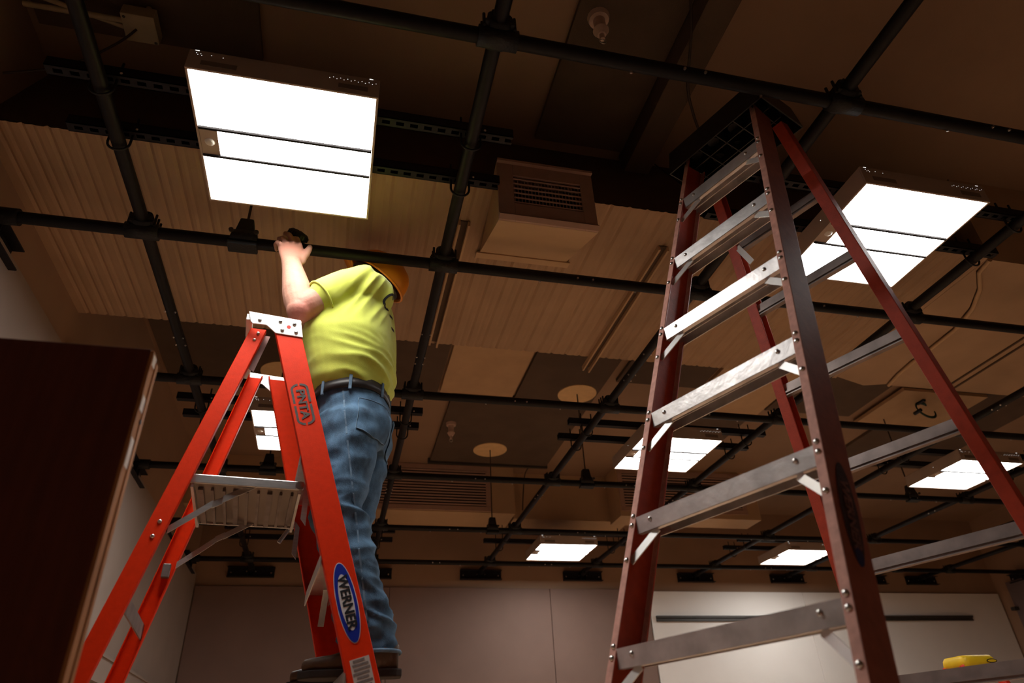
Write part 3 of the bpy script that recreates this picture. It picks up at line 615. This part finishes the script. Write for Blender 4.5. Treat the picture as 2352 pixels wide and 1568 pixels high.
    for (q, oo) in ((-.12, -.1), (-.04, -.1), (.05, -.11), (-.08, -.18), (.0, -.19)):
        MB().cyl(P(q, oo, 2.00), P(q, oo, 2.04), 0.022, 16).build('cap_boss', 'plastic', c_)
    # worn oval label on the outer web of the front rail by the camera
    zz = 0.40; c = P(hw(zz) + FLW, fo(zz), zz) - nf * WB * .52; nn = (a + up * 0.0).normalized(); dn = (P(hw(.2) + FLW, fo(.2), .2) - P(hw(.6) + FLW, fo(.6), .6)).normalized()
    nn = (a - dn * a.dot(dn)).normalized(); side = nn.cross(dn); 
    if side.dot(n) > 0: side = -side
    ellipse_plate('worn_logo', 'dulllabel', t, c, dn, side, nn, 0.112, 0.026, 0.0004); 
    ellipse_plate('worn_logo_tip', 'dullblue', t, c + dn * .093, dn, side, nn, 0.019, 0.012, 0.0010)
    text_mesh('WERNER', 0.038, 'worn_logo_text', 'dullink', t, c + dn * .005, dn, side, nn, 0.9, 0.0018, bold=0.0008)
brown_ladder()

# third ladder standing lower in the background
t = empty('stepladder', (3.2, 3.2, 0), 'low stepladder with yellow cap and bright red rails, behind the red-brown ladder', 'ladder')
cap = MB().loft([((3.19, 3.2, .35 + ZC), (.104, 0, 0), (0, .09, 0), .35), ((3.19, 3.2, .395 + ZC), (.099, 0, 0), (0, .083, 0), .35), ((3.19, 3.2, .408 + ZC), (.09, 0, 0), (0, .073, 0), .35)], 32).build('cap', 'yellow', t)
ellipse_plate('cap_logo', 'labelk', cap, (3.245, 3.109, .378 + ZC), (1, 0, 0), (0, 0, 1), (0, -1, 0), 0.032, 0.010, 0.0); ellipse_plate('cap_logo_field', 'yellow', cap, (3.245, 3.109, .378 + ZC), (1, 0, 0), (0, 0, 1), (0, -1, 0), 0.026, 0.006, 0.001)
for s in (-1, 1):
    for q, e in ((-1, .10), (1, .05)):
        MB().cyl((3.19 + s * .09, 3.2 + q * .05, .36 + ZC), (3.19 + s * .20, 3.2 + q * .42, 0.0), 0.024, 4).build('rail', 'redrail', t)
for k in range(3):
    zz = 0.10 - .3 * k; MB().box(3.19 - .12 - .04 * k, 3.19 + .12 + .04 * k, 3.2 - .20 - .09 * k, 3.2 - .12 - .09 * k, zz + ZC, zz + .03 + ZC).build('step', 'alu_o', t)

# ------------------------------------------------------------------ tall wooden panel on the left
t = empty('tall_partition', (-0.9, 1.25, 0), 'dark brown wooden partition panel with raw wood edge in front of the left wall', 'partition')
yb = 1.25; pr_ = -0.390; zt = 0.727
MB().box(-1.40, pr_, yb, yb + 0.020, 0, zt + ZC).build('front_board', 'wood', t, 0.002)
MB().box(pr_, pr_ + 0.006, yb + 0.001, yb + 0.026, 0, zt + ZC - 0.004).build('edge_band', 'woode', t)
MB().box(-1.40, pr_ + 0.003, yb + 0.029, yb + 0.046, 0, zt + ZC - 0.012).build('rear_board', 'wood', t, 0.002)
MB().box(pr_ + .003, pr_ + 0.0075, yb + 0.031, yb + 0.045, 0, zt + ZC - 0.014).build('edge_band', 'woode', t)
MB().cyl((pr_ - .01, yb + 0.028, .585 + ZC), (pr_ + 0.008, yb + 0.028, .585 + ZC), 0.0045, 10).build('latch', 'plastic', t)
for z0_, z1_ in ((.49, .545), (.695, .718), (.60, .63)): MB().box(pr_ + .0062, pr_ + .0072, yb + .004, yb + .024, z0_ + ZC, z1_ + ZC).build('paint_chip', 'paintw', t)

# ------------------------------------------------------------------ small ceiling things
def sprinkler(x, y, label):
    t = empty('pendant_socket', (x, y, H), label, 'socket')
    MB().cyl((x, y, H - .03), (x, y, H - .055), 0.048, 20, 0.042).build('canopy', 'sprink', t)
    MB().cyl((x, y, H - .05), (x, y, H - .13), 0.026, 16, 0.024).build('body', 'sprink', t); MB().cyl((x, y, H - .125), (x, y, H - .155), 0.034, 16, 0.018).build('collar', 'sprink', t)
    MB().cyl((x, y, H - .15), (x, y, H - .185), 0.011, 10).build('tip', 'sprink', t)
    MB().path([(x + .014 * cos(q), y, H - .198 + .014 * sin(q)) for q in [2 * pi * k / 12 for k in range(13)]], 0.0025, 6).build('ring', 'screw', t)
sprinkler(0.872, 1.56, 'pale pendant socket on ceiling above the red-brown ladder side'); sprinkler(0.875, 5.56, 'pale pendant socket on dark ceiling board right of the worker')
t = empty('junction_box', (-0.97, 1.93, 2.6 + ZC), 'pale square junction box with conduits in the upper left corner', 'junction box')
MB().box(-1.03, -0.905, 1.865, 1.99, 2.60 + ZC, 2.66 + ZC).build('box', 'boxm', t, 0.004)
for s in (-1, 1): MB().dome((-0.967 + s * .05, 1.93 + s * .05, 2.60 + ZC), (0, 0, -1), .006).build('screw', 'rail_d', t)
MB().cyl((-0.95, 1.90, 2.66 + ZC), (-0.95, 1.90, H - .03), 0.012, 10).build('conduit', 'boxm', t); MB().cyl((-1.03, 1.92, 2.63 + ZC), (-1.39, 1.92, 2.63 + ZC), 0.012, 10).build('conduit', 'boxm', t); MB().cyl((-1.03, 1.95, 2.63 + ZC), (-1.39, 1.86, 2.63 + ZC), 0.010, 10).build('conduit', 'boxm', t)
def cable(pts, r, label, m='cable', nm='hanging_cable'):
    pts = [V(p) for p in pts]; out = []
    for i in range(len(pts) - 1):
        p0, p1, p2, p3 = pts[max(i - 1, 0)], pts[i], pts[i + 1], pts[min(i + 2, len(pts) - 1)]
        for k in range(6):
            u = k / 6; out.append(0.5 * ((2 * p1) + (-p0 + p2) * u + (2 * p0 - 5 * p1 + 4 * p2 - p3) * u * u + (-p0 + 3 * p1 - 3 * p2 + p3) * u ** 3))
    out.append(pts[-1]); tag(MB().path(out, r, 6).build(nm, m), label, 'cable')
cable([R(1.16, 1.28, 2.70), R(1.22, 1.45, 2.55), R(1.295, 1.66, 2.50), R(1.39, 1.80, 2.50), R(1.50, 1.93, 2.53), R(1.6, 2.05, 2.62), R(1.62, 2.15, 2.705)], 0.006, 'thin dark cable sagging from ceiling beside red-brown ladder cap')
cable([R(1.84, 6.43, 2.70), R(1.82, 6.58, 2.66), R(1.80, 6.62, 2.45), R(1.78, 6.60, 2.28)], 0.006, 'thin cable hanging over the plain duct at the far wall')
cable([R(-1.40, 2.02, 2.33), R(-1.2, 2.0, 2.40), R(-1.05, 1.96, 2.52), R(-0.98, 1.93, 2.60)], 0.005, 'thin cable running from left wall to the junction box')
cable([R(1.44, 2.28, 2.69), R(1.48, 2.14, 2.4), R(1.52, 2.06, 2.16)], 0.003, 'thin wire hanging in front of the ribbed duct')
# green cable coil on a pale ceiling board
MB().box(4.66, 5.55, 4.30, 5.02, H - 0.06, H - 0.03).build('panel', 'ceil_light', ce)
t = empty('cable_coil', (4.95, 4.45, 2.56 + ZC), 'coiled green cable hanging below a pale ceiling board', 'cable'); 
for k in range(3):
    MB().path([R(4.97 + .012 * k + .085 * cos(q), 4.45 + .03 * sin(q) + .01 * k, 2.585 + .085 * sin(q)) for q in [0.9 + 5.2 * i / 24 for i in range(25)]], 0.006, 7).build('loop', 'green', t)
MB().path([R(5.02, 4.47, 2.65), R(5.0, 4.47, 2.67), R(4.99, 4.47, 2.675)], 0.005, 6).build('tail', 'green', t)
for q in (1.6, 3.4): MB().cyl(R(4.97 + .085 * cos(q), 4.42, 2.585 + .085 * sin(q)), R(4.97 + .085 * cos(q), 4.50, 2.585 + .085 * sin(q)), 0.016, 10).build('tie', 'plastic', t)

# ------------------------------------------------------------------ the worker
def remesh(mb, voxel, smooth=4, fac=0.5):
    me = mb.mesh('tmp', True); o = bpy.data.objects.new('tmp', me); C.objects.link(o)
    m1 = o.modifiers.new('r', 'REMESH'); m1.mode = 'VOXEL'; m1.voxel_size = voxel; m1.use_smooth_shade = True
    m2 = o.modifiers.new('s', 'SMOOTH'); m2.factor = fac; m2.iterations = smooth
    bpy.context.view_layer.update(); out = bpy.data.meshes.new_from_object(o.evaluated_get(bpy.context.evaluated_depsgraph_get())); bpy.data.objects.remove(o)
    return out
def mk(me, name, m, parent):
    me.name = name; me.materials.clear(); me.materials.append(M[m]); me.polygons.foreach_set('use_smooth', [True] * len(me.polygons))
    o = bpy.data.objects.new(name, me); C.objects.link(o); o.parent = parent; o.matrix_parent_inverse = parent.matrix_world.inverted(); return o
def limb(mb, pts, rad, n=18, ref=None):        # tapered tube through joints: rad = radius or (ru, rv)
    pts = [V(p) for p in pts]; secs = []; k = len(pts); u = None
    for i, p in enumerate(pts):
        t = (pts[min(i + 1, k - 1)] - pts[max(i - 1, 0)]).normalized(); r0 = V(ref) if ref else (u or t.orthogonal())
        u = (r0 - t * r0.dot(t)).normalized(); v = t.cross(u); r = rad[i]; ru, rv = (r, r) if not isinstance(r, tuple) else r
        if i == 0: secs.append((p - t * min(ru, rv) * .6, u * ru * .6, v * rv * .6))
        secs.append((p, u * ru, v * rv))
        if i == k - 1: secs.append((p + t * min(ru, rv) * .6, u * ru * .6, v * rv * .6))
    mb.loft(secs, n); return mb
def displace(me, fn):
    me.update(); ns = [v.normal.copy() for v in me.vertices]
    for v, nn in zip(me.vertices, ns): v.co += nn * fn(v.co, nn)
    me.update()
def seg_t(p, a, b):                            # parameter along and distance from a segment
    d = b - a; t = max(0, min(1, (p - a).dot(d) / d.length_squared)); return t, (p - (a + d * t)).length

def worker():
    F = V((-0.955, 0.297, 0)); Lf = V((-0.297, -0.955, 0)); up = V((0, 0, 1))      # facing, his left
    W = empty('person', R(0.05, 2.32, 0.25), 'person in lime T-shirt, jeans and orange hard hat working on the orange ladder', 'person')
    # --- key joints
    pelvis = R(0.015, 2.335, 1.115); waist = R(-0.012, 2.325, 1.265); belly = R(-0.035, 2.325, 1.41); chest = R(-0.020, 2.345, 1.55); shl = R(0.005, 2.375, 1.655); neck = R(0.025, 2.42, 1.735); head = R(0.012, 2.515, 1.868)
    Ls = R(-0.030, 2.195, 1.632); Le = R(-0.218, 2.165, 1.478); Lw = R(-0.290, 2.262, 1.765)
    Rs = R(0.06, 2.545, 1.64); Re = R(0.06, 2.60, 1.37); Rw = R(-0.01, 2.585, 1.15)
    # --- body: one continuous skin surface (head, neck, trunk, both arms and hands)
    b = MB()
    b.loft([(pelvis, F * .10, Lf * .13), (waist, F * .12, Lf * .14), (belly, F * .13, Lf * .15), (chest, F * .12, Lf * .16), (shl, F * .085, Lf * .15), (neck - up * .02, F * .06, Lf * .065)], 24)
    limb(b, [R(0.012, 2.39, 1.70), neck, head - up * .03], [.07, .058, .055])
    hu = (up * .78 + F * -.62).normalized(); hf = (F - hu * F.dot(hu)).normalized(); hl = hu.cross(hf)       # head axes: tilted back
    if hl.dot(Lf) < 0: hl = -hl
    b.ell(head, hf * .098, hl * .077, hu * .118, 24, 16); b.ell(head - hu * .055 + hf * .035, hf * .062, hl * .056, hu * .062, 16, 10)
    b.ell(head - hu * .012 + hf * .102, hf * .016, hl * .014, hu * .024, 10, 8); b.ell(head + hf * .098 + hu * .008, hf * .012, hl * .010, hu * .02, 8, 6)
    b.ell(head - hu * .052 + hf * .092, hf * .010, hl * .024, hu * .007, 10, 6); b.ell(head - hu * .062 + hf * .090, hf * .010, hl * .020, hu * .007, 10, 6)
    for s in (-1, 1): b.ell(head + hl * s * .078 - hf * .008 - hu * .012, hf * .02, hl * .010, hu * .032, 10, 8)
    # left arm: shoulder - elbow - wrist
    limb(b, [Ls + V((.05, .06, .0)), Ls, Ls.lerp(Le, .5), Ls.lerp(Le, .85), Le], [.062, .060, .057, .054, .050], 18)
    hx0 = (.985, .10, .14)
    fa = [Le, Le.lerp(Lw, .14), Le.lerp(Lw, .32), Le.lerp(Lw, .6), Le.lerp(Lw, .85), Lw]
    limb(b, fa, [.050, .056, .056, .048, .040, (.038, .029)], 18, hx0)
    b.ell(Le + V((-.002, -.004, -.012)), (.048, 0, 0), (0, .048, 0), (0, 0, .046), 16, 10)
    # left hand on the pipe: palm plane faces the pipe (+y), fingers go up and curl over it, thumb to the right
    hx = V((.985, .10, .14)).normalized(); hz = V((-.10, .16, .98)).normalized(); hx = (hx - hz * hx.dot(hz)).normalized(); hn = hz.cross(hx)   # hx: thumb side, hn: away from camera
    if hn.y < 0: hn = -hn
    H0 = Lw
    HS = 1.2; Q = lambda x, z, d: H0 + hx * x * HS + hz * z * HS + hn * d * HS
    b.loft([(Q(0, -.01, 0), hx * .030 * HS, hn * .023 * HS), (Q(.0, .02, .0), hx * .035 * HS, hn * .021 * HS), (Q(-.001, .055, .004), hx * .042 * HS, hn * .018 * HS), (Q(-.004, .085, .006), hx * .042 * HS, hn * .0165 * HS), (Q(-.006, .098, .008), hx * .036 * HS, hn * .012 * HS)], 18)
    b.ell(Q(.030, .030, .006), hx * .024, hz * .038, hn * .019, 12, 8)
    fingers = [(.027, .088, [(.016, .126, .004), (.006, .148, .022), (.010, .148, .048)], .0098), (.006, .095, [(-.010, .138, .0), (-.022, .160, .014), (-.020, .156, .044)], .0102),
               (-.016, .092, [(-.032, .118, .0), (-.042, .131, .016), (-.038, .124, .044)], .0096), (-.034, .080, [(-.047, .098, .004), (-.053, .106, .022), (-.048, .098, .042)], .0085)]
    for x, z, js, r in fingers: limb(b, [Q(x, z - .02, .004)] + [Q(*j) for j in [(x, z, .006)] + js], [r * 1.2, r * 1.25, r * 1.18, r * 1.1, r * .95], 10)
    limb(b, [Q(.030, .020, .004), Q(.046, .050, .004), Q(.056, .078, .004), Q(.060, .098, .010)], [.018, .016, .0138, .011], 10)
    for k in range(4): b.ell(Q(.026 - .021 * k, .088 - .004 * abs(k - 1), -.006), hx * .010, hz * .012, hn * .010, 8, 6)
    # right arm: lowered, hand on the far plate of the ladder cap
    limb(b, [Rs + V((-.05, -.06, 0)), Rs, Rs.lerp(Re, .5), Re], [.06, .058, .05, .044], 18); limb(b, [Re, Re.lerp(Rw, .3), Rw], [.044, .044, .030], 18)
    d = (Rw - Re).normalized(); sx = d.cross(up).normalized(); QR = lambda x, z, w_: Rw + sx * x + d * z + up * w_
    b.loft([(QR(0, -.01, 0), sx * .03, up * .022), (QR(0, .04, 0), sx * .04, up * .018), (QR(0, .085, -.004), sx * .038, up * .015)], 14)
    for k in range(4): limb(b, [QR(-.03 + .02 * k, .07, 0), QR(-.031 + .021 * k, .115, -.008), QR(-.03 + .02 * k, .130, -.032), QR(-.03 + .02 * k, .118, -.055)], [.0098, .0096, .009, .008], 8)
    limb(b, [QR(.03, .01, -.004), QR(.052, .045, -.012), QR(.052, .075, -.028)], [.014, .0125, .0095], 8)
    me = remesh(b, 0.0042, 4, .5); body = mk(me, 'body', 'skin', W)
    # redder elbow, knuckles and forearm underside: colour by position
    ms = M['skin']; nt = ms.node_tree; N = nt.nodes; L = nt.links; bs = N['Principled BSDF']; tc = N.new('ShaderNodeTexCoord')
    src = bs.inputs['Base Color'].links[0].from_socket
    for c_, r_, col, am in ((Le + V((.015, -.02, -.03)), .075, (.50, .14, .11, 1), .75), (Lw + V((-.01, 0, .07)), .085, (.60, .24, .17, 1), .6)):
        di = N.new('ShaderNodeVectorMath'); di.operation = 'DISTANCE'; di.inputs[1].default_value = tuple(c_); L.new(tc.outputs['Object'], di.inputs[0])
        mr = N.new('ShaderNodeMapRange'); mr.inputs['From Min'].default_value = r_ * .25; mr.inputs['From Max'].default_value = r_; mr.inputs['To Min'].default_value = am; mr.inputs['To Max'].default_value = 0; L.new(di.outputs['Value'], mr.inputs['Value'])
        mx = N.new('ShaderNodeMixRGB'); mx.inputs[2].default_value = col; L.new(src, mx.inputs[1]); L.new(mr.outputs[0], mx.inputs[0]); src = mx.outputs[0]
    L.new(src, bs.inputs['Base Color'])
    # fine forearm hair
    hb = MB(); dz = (Lw - Le).normalized()
    for k in range(420):
        tt = random.uniform(.12, .95); c = Le.lerp(Lw, tt); an = random.uniform(0, 2 * pi); o1 = dz.orthogonal().normalized(); o2 = dz.cross(o1); rr = .047 - .017 * max(0, tt - .25) / .75
        nn = cos(an) * o1 + sin(an) * o2; p = c + nn * rr * 1.02; q = p + nn * random.uniform(.005, .011) + dz * random.uniform(-.002, .008); s_ = nn.cross(dz) * .00035
        hb.add([p - s_, p + s_, q], [(0, 1, 2)])
    ho = hb.build('arm_hair', 'hairlight', W, fix=False); ho['kind'] = 'stuff'
    for s in (-1, 1): MB().ell(head + hl * s * .032 + hf * .088 + hu * .012, hf * .012, hl * .013, hu * .011, 12, 8).build('eye', 'eye', W)
    MB().ell(head + hu * .012 - hf * .012, hf * .100, hl * .084, hu * .112, 24, 14).build('hair', 'hair', W)
    # --- shirt
    b = MB()
    b.loft([(R(-0.008, 2.33, 1.195), F * .128, Lf * .160, .9), (R(-.012, 2.328, 1.225), F * .143, Lf * .178, .9), (waist + up * .015, F * .160, Lf * .192, .9), (belly, F * .178, Lf * .205, .88), (R(-.03, 2.335, 1.49), F * .170, Lf * .205, .88), (chest + up * .02, F * .150, Lf * .205, .85), (R(.0, 2.37, 1.64), F * .122, Lf * .185, .85), (R(.012, 2.395, 1.70), F * .088, Lf * .125, .9), (R(.02, 2.41, 1.722), F * .066, Lf * .07)], 36)
    He = Ls.lerp(Le, .60)                                             # sleeve ends above the elbow
    limb(b, [Ls + V((.08, .06, -.01)), Ls + V((.025, .0, .004)), Ls.lerp(Le, .3) + up * .003, He], [.088, .085, .079, .076], 22)
    limb(b, [Rs + V((-.06, -.05, -.01)), Rs, Rs.lerp(Re, .6)], [.082, .078, .072], 22)
    me = remesh(b, 0.0065, 7, .5)
    ax = (Le - Ls).normalized()
    def wr(p, nn):
        q = p - V((0, 0, ZC)); s_ = 0.0
        z = q.z; hb_ = (p - pelvis).dot(Lf); bk = -(p - pelvis).dot(F)
        low = max(0, 1 - abs(z - 1.27) / .14)
        rg = 1 - 2 * abs(NZ.noise(V((q.x * 6, q.y * 5, z * 24 + q.x * 5)))); s_ += .013 * low * (rg - .5) * (0.35 + 0.65 * max(0, min(1, (bk + .06) / .14)))
        ar = max(0, 1 - (p - (Ls + V((.03, -.02, -.05)))).length / .17)
        dg = (p - Ls).dot((ax + V((.3, 0, .9))).normalized()); s_ += .016 * ar * (.5 - 2 * abs(NZ.noise(V((dg * 22, hb_ * 5, 3.1)))))
        s_ += .0018 * sin(40 * q.x + 23 * z) * sin(31 * q.y - 15 * z)
        return s_
    displace(me, wr); shirt = mk(me, 'shirt', 'shirt', W)
    # sleeve hem and bottom hem
    u0 = ax.orthogonal().normalized(); v0 = ax.cross(u0)
    MB().path([He + ax * .010 + .0755 * (cos(q) * u0 + sin(q) * v0) for q in [2 * pi * k / 28 for k in range(29)]], 0.004, 6).build('sleeve_hem', 'shirt', shirt)
    # print on the back: dark letter strokes laid on the cloth
    bvh = BVHTree.FromPolygons([v.co for v in shirt.data.vertices], [p.vertices[:] for p in shirt.data.polygons])
    def lay(pts, wd, name, m, par, dirn, tree, th=.0018):
        mbx = MB(); prev = None
        for i, p in enumerate(pts):
            h = tree.ray_cast(V(p) - V(dirn) * .25, V(dirn)); 
            if h[0] is None: prev = None; continue
            t_ = V(pts[min(i + 1, len(pts) - 1)]) - V(pts[max(i - 1, 0)]); sd = h[1].cross(t_).normalized() * wd / 2
            cur = (h[0] + h[1] * th - sd, h[0] + h[1] * th + sd)
            if prev: mbx.add([prev[0], prev[1], cur[1], cur[0]], [(0, 1, 2, 3)])
            prev = cur
        if mbx.f: return mbx.build(name, m, par, fix=False)
    Bk = -F; cB = R(0.09, 2.262, 1.585)
    lay([cB + Lf * (.046 + .027 * cos(q)) + up * (.030 * sin(q) - .006) for q in [radians(-130) + radians(260) * k / 24 for k in range(25)]], .011, 'shirt_print', 'ink', shirt, F, bvh)
    for k, (o_, l_) in enumerate(((-.045, .05), (-.105, .06))): lay([cB + Lf * .012 + Lf * (-.012 * j) + up * (o_ + .004 * j) for j in range(5)], .012, 'shirt_print', 'ink', shirt, F, bvh)
    # --- jeans
    b = MB()
    lh = R(-.012, 2.245, 1.06); lk = R(-.020, 2.205, .735); la = R(.138, 2.20, .305); rh = R(.035, 2.425, 1.06); rk = R(.022, 2.43, .72); ra = R(.098, 2.425, .305)
    b.loft([(R(.012, 2.335, .99), F * .115, Lf * .150, .9), (R(.005, 2.335, 1.06), F * .130, Lf * .168, .9), (pelvis + V((.0, 0, .01)), F * .130, Lf * .168, .9), (R(-.004, 2.328, 1.195), F * .128, Lf * .158, .9)], 30)
    b.ell(R(.058, 2.265, 1.055), F * .080, Lf * .088, up * .100, 16, 10); b.ell(R(.078, 2.385, 1.055), F * .075, Lf * .085, up * .095, 16, 10)
    limb(b, [lh, lh.lerp(lk, .3), lh.lerp(lk, .65), lk, lk.lerp(la, .28), lk.lerp(la, .6), la + up * .02], [(.118, .105), (.112, .10), (.096, .09), (.084, .08), (.082, .078), (.068, .064), (.060, .057)], 22, F)
    limb(b, [rh, rh.lerp(rk, .3), rh.lerp(rk, .65), rk, rk.lerp(ra, .28), rk.lerp(ra, .6), ra + up * .02], [(.115, .105), (.108, .098), (.090, .086), (.076, .075), (.074, .072), (.070, .066), (.066, .062)], 22, F)
    me = remesh(b, 0.0065, 6, .5)
    def wj(p, nn):
        q = p - V((0, 0, ZC)); z = q.z; s_ = 0
        kn = max(0, 1 - abs(z - .70) / .16); an = max(0, 1 - abs(z - .42) / .17); hp = max(0, 1 - abs(z - .97) / .10)
        rg = 1 - 2 * abs(NZ.noise(V((q.x * 7 + z * 5, q.y * 7, z * 17 - q.x * 6)))); r2_ = 1 - 2 * abs(NZ.noise(V((q.x * 5 - z * 4 + 7, q.y * 6, z * 24 + q.x * 9))))
        s_ += .013 * kn * (rg - .5) + .020 * an * (r2_ - .5) + .006 * hp * sin(60 * z - 40 * q.x) + .004 * (rg - .5)
        s_ += .0018 * sin(33 * q.x + 47 * z) * sin(29 * q.y - 21 * z); return s_
    displace(me, wj); jeans = mk(me, 'jeans', 'jeans', W)
    jb = BVHTree.FromPolygons([v.co for v in jeans.data.vertices], [p.vertices[:] for p in jeans.data.polygons])
    # belt and loops
    bw = MB(); n = 44; rg = []
    for zz, ex in ((-.021, 1.0), (.021, .985)):
        for k in range(n):
            an = 2 * pi * k / n; ca, sa = cos(an), sin(an); dd = F * math.copysign(abs(ca) ** .9, ca) * .134 * ex + Lf * math.copysign(abs(sa) ** .9, sa) * .166 * ex
            rg.append(R(-.004, 2.329, 1.186) + dd + up * (zz + F.dot(dd) * -.10))
    bw.add(rg, [(k, (k + 1) % n, n + (k + 1) % n, n + k) for k in range(n)], True); bo = bw.build('belt', 'belt', W); md = bo.modifiers.new('s', 'SOLIDIFY'); md.thickness = .004; md.offset = 0
    bz = lambda an: R(-.004, 2.329, 1.186) + F * cos(an) * .138 + Lf * sin(an) * .170 + up * (-.10 * cos(an) * .14)
    for an in (1.85, 2.75, 3.6, 1.1):
        c = bz(an); o_ = (F * cos(an) + Lf * sin(an)).normalized(); MB().obox(c, o_.cross(up) * .0055, o_ * .0035, up * .029).build('belt_loop', 'jeans2', jeans, 0.001)
    # back pocket: raised patch with stitched edges
    def patch(cx_, ax_, az_, dirn, outline, name, m, th):
        vs = []; g = 12
        ok = True; mbp = MB()
        for i in range(g + 1):
            for j in range(g + 1):
                u_ = -1 + 2 * i / g; v_ = -1 + 2 * j / g; lo = -1 - .22 * (1 - abs(u_)); vv = lo + (1 - lo) * (v_ + 1) / 2
                p = cx_ + ax_ * u_ + az_ * vv; h = jb.ray_cast(p - dirn * .3, dirn)
                if h[0] is None: return None
                vs.append(h[0] + h[1] * th)
        k = g + 1; mbp.add(vs, [(i * k + j, i * k + j + 1, (i + 1) * k + j + 1, (i + 1) * k + j) for i in range(g) for j in range(g)], True)
        o = mbp.build(name, m, jeans, fix=False)
        edge = [vs[i * k] for i in range(k)] + [vs[(k - 1) * k + j] for j in range(k)] + [vs[i * k + k - 1] for i in range(k - 1, -1, -1)] + [vs[j] for j in range(k - 1, -1, -1)]
        MB().path([e for e in edge], .0016, 5).build('pocket_stitch', 'jeans2', o)
        return o
    dv = (F * .55 - Lf * .83).normalized()
    patch(R(.065, 2.22, 1.065), dv.cross(up).normalized() * .066, up * .066 + V((.006, 0, 0)), dv, None, 'back_pocket', 'jeans', .004)
    dv2 = (F * .95 + Lf * .25).normalized()
    patch(R(.12, 2.40, 1.065), dv2.cross(up).normalized() * .062, up * .062, dv2, None, 'back_pocket', 'jeans', .004)
    lay([lh + up * .12 - (lh + up * .12 - la) * (k / 30) + V((-.02, 0, 0)) for k in range(29)], .006, 'side_seam', 'jeans2', jeans, V((.15, 1, 0)).normalized(), jb, .0012)
    for c in (la, ra):
        MB().path([c + up * .012 + V((.059 * cos(q), .056 * sin(q), 0)) for q in [2 * pi * k / 24 for k in range(25)]], .006, 6).build('hem', 'jeans2', jeans)
    # --- boots
    for c, yw in ((la, .05), (ra, .10)):
        fd = V((-cos(yw), sin(yw), 0)); sd = V((sin(yw), cos(yw), 0)); s0 = V((c.x - .03, c.y, .25 + ZC))
        bo = MB(); bo.loft([(s0 - fd * .075 + up * .030, fd * .012, sd * .030), (s0 - fd * .062 + up * .055, fd * .02, sd * .036)], 16)
        bo = MB(); prof = [(-.085, .030, .060, .034), (-.05, .034, .075, .038), (.0, .036, .080, .040), (.05, .040, .055, .044), (.10, .046, .038, .046), (.15, .044, .032, .042), (.185, .030, .026, .028)]
        bo.loft([(s0 + fd * x + up * (.022 + h * .5), up * h * .62, sd * wd, .8) for x, wd, h, _ in prof], 18); limb(bo, [s0 + fd * -.01 + up * .05, c + up * .03], [.052, .050], 16)
        bt = mk(remesh(bo, .006, 4, .5), 'boot', 'boot', W)
        so = MB(); so.prism([s0 + fd * x + sd * y for x, y in ((-.095, -.026), (-.08, -.036), (.0, -.036), (.09, -.048), (.16, -.042), (.195, -.015), (.195, .015), (.16, .042), (.09, .048), (.0, .036), (-.08, .036), (-.095, .026))], up * .022); so.build('sole', 'sole', bt, 0.004)
    # --- hard hat
    hc = head + hu * .066 - hf * .010; ht = MB(); n = 36
    rings = [(-.012, 1.06), (0, 1.04), (.03, 1.01), (.06, .93), (.085, .78), (.103, .55), (.112, .28)]
    vs = []
    for z, r in rings: vs += [hc + hu * z + (hf * .140 * cos(2 * pi * k / n) + hl * .116 * sin(2 * pi * k / n)) * r for k in range(n)]
    vs.append(hc + hu * .114); m_ = len(rings); fs = [(i * n + k, i * n + (k + 1) % n, (i + 1) * n + (k + 1) % n, (i + 1) * n + k) for i in range(m_ - 1) for k in range(n)] + [((m_ - 1) * n + k, (m_ - 1) * n + (k + 1) % n, m_ * n) for k in range(n)]
    ht.add(vs, fs, True); hat = ht.build('hard_hat', 'hat', W); md = hat.modifiers.new('s', 'SOLIDIFY'); md.thickness = .004
    MB().path([hc + hu * -.012 + (hf * .150 * cos(2 * pi * k / n) + hl * .124 * sin(2 * pi * k / n)) for k in range(n + 1)], .0055, 7).build('rim', 'hat', hat)
    MB().loft([(hc - hu * .012 + hf * .13, hl * .085, hu * .004), (hc - hu * .016 + hf * .185, hl * .06, hu * .003)], 20).build('visor', 'hat', hat)
    MB().path([hc + hu * -.018 + (hf * .118 * cos(2 * pi * k / n) + hl * .096 * sin(2 * pi * k / n)) for k in range(n + 1)], .011, 7).build('suspension_band', 'belt', hat)
    for s in (-1, 1): MB().obox(hc + hl * s * .121 + hu * .02, hf * .022, hu * .014, hl * .003).build('slot', 'belt', hat, .002)
    # --- black oval tool in the hand
    c = R(-.290, 2.340, 1.970); ta = (hx * .80 - hz * .60).normalized(); tb = hn; tn = ta.cross(tb).normalized()
    if tn.z < 0: tn = -tn
    T = empty('hand_tool', c, 'black oval tool with ribbed rim held in the worker\'s raised hand', 'tool')
    tn2 = (tn * .72 - hn * .69).normalized(); tb2 = ta.cross(tn2).normalized()
    MB().loft([(c - tn2 * .020, ta * .036, tb2 * .026), (c - tn2 * .006, ta * .046, tb2 * .034), (c + tn2 * .012, ta * .045, tb2 * .033), (c + tn2 * .020, ta * .035, tb2 * .026), (c + tn2 * .023, ta * .014, tb2 * .012)], 28).build('shell', 'plastic', T)
    for k in range(26):
        q = 2 * pi * k / 26; o_ = ta * cos(q) + tb2 * sin(q); MB().obox(c + ta * cos(q) * .0465 + tb2 * sin(q) * .0345 + tn2 * .001, o_ * .0014, o_.cross(tn2) * .0022, tn2 * .009).build('rib', 'plastic', T)
    MB().obox(c + tn2 * .0235 + ta * .004, ta * .006, tb2 * .0035, tn2 * .0008).build('mark', 'knock', T)
M['hairlight'] = mat('pale_arm_hair', (0.62, 0.47, 0.34), 0.6, var=0.1)
worker()
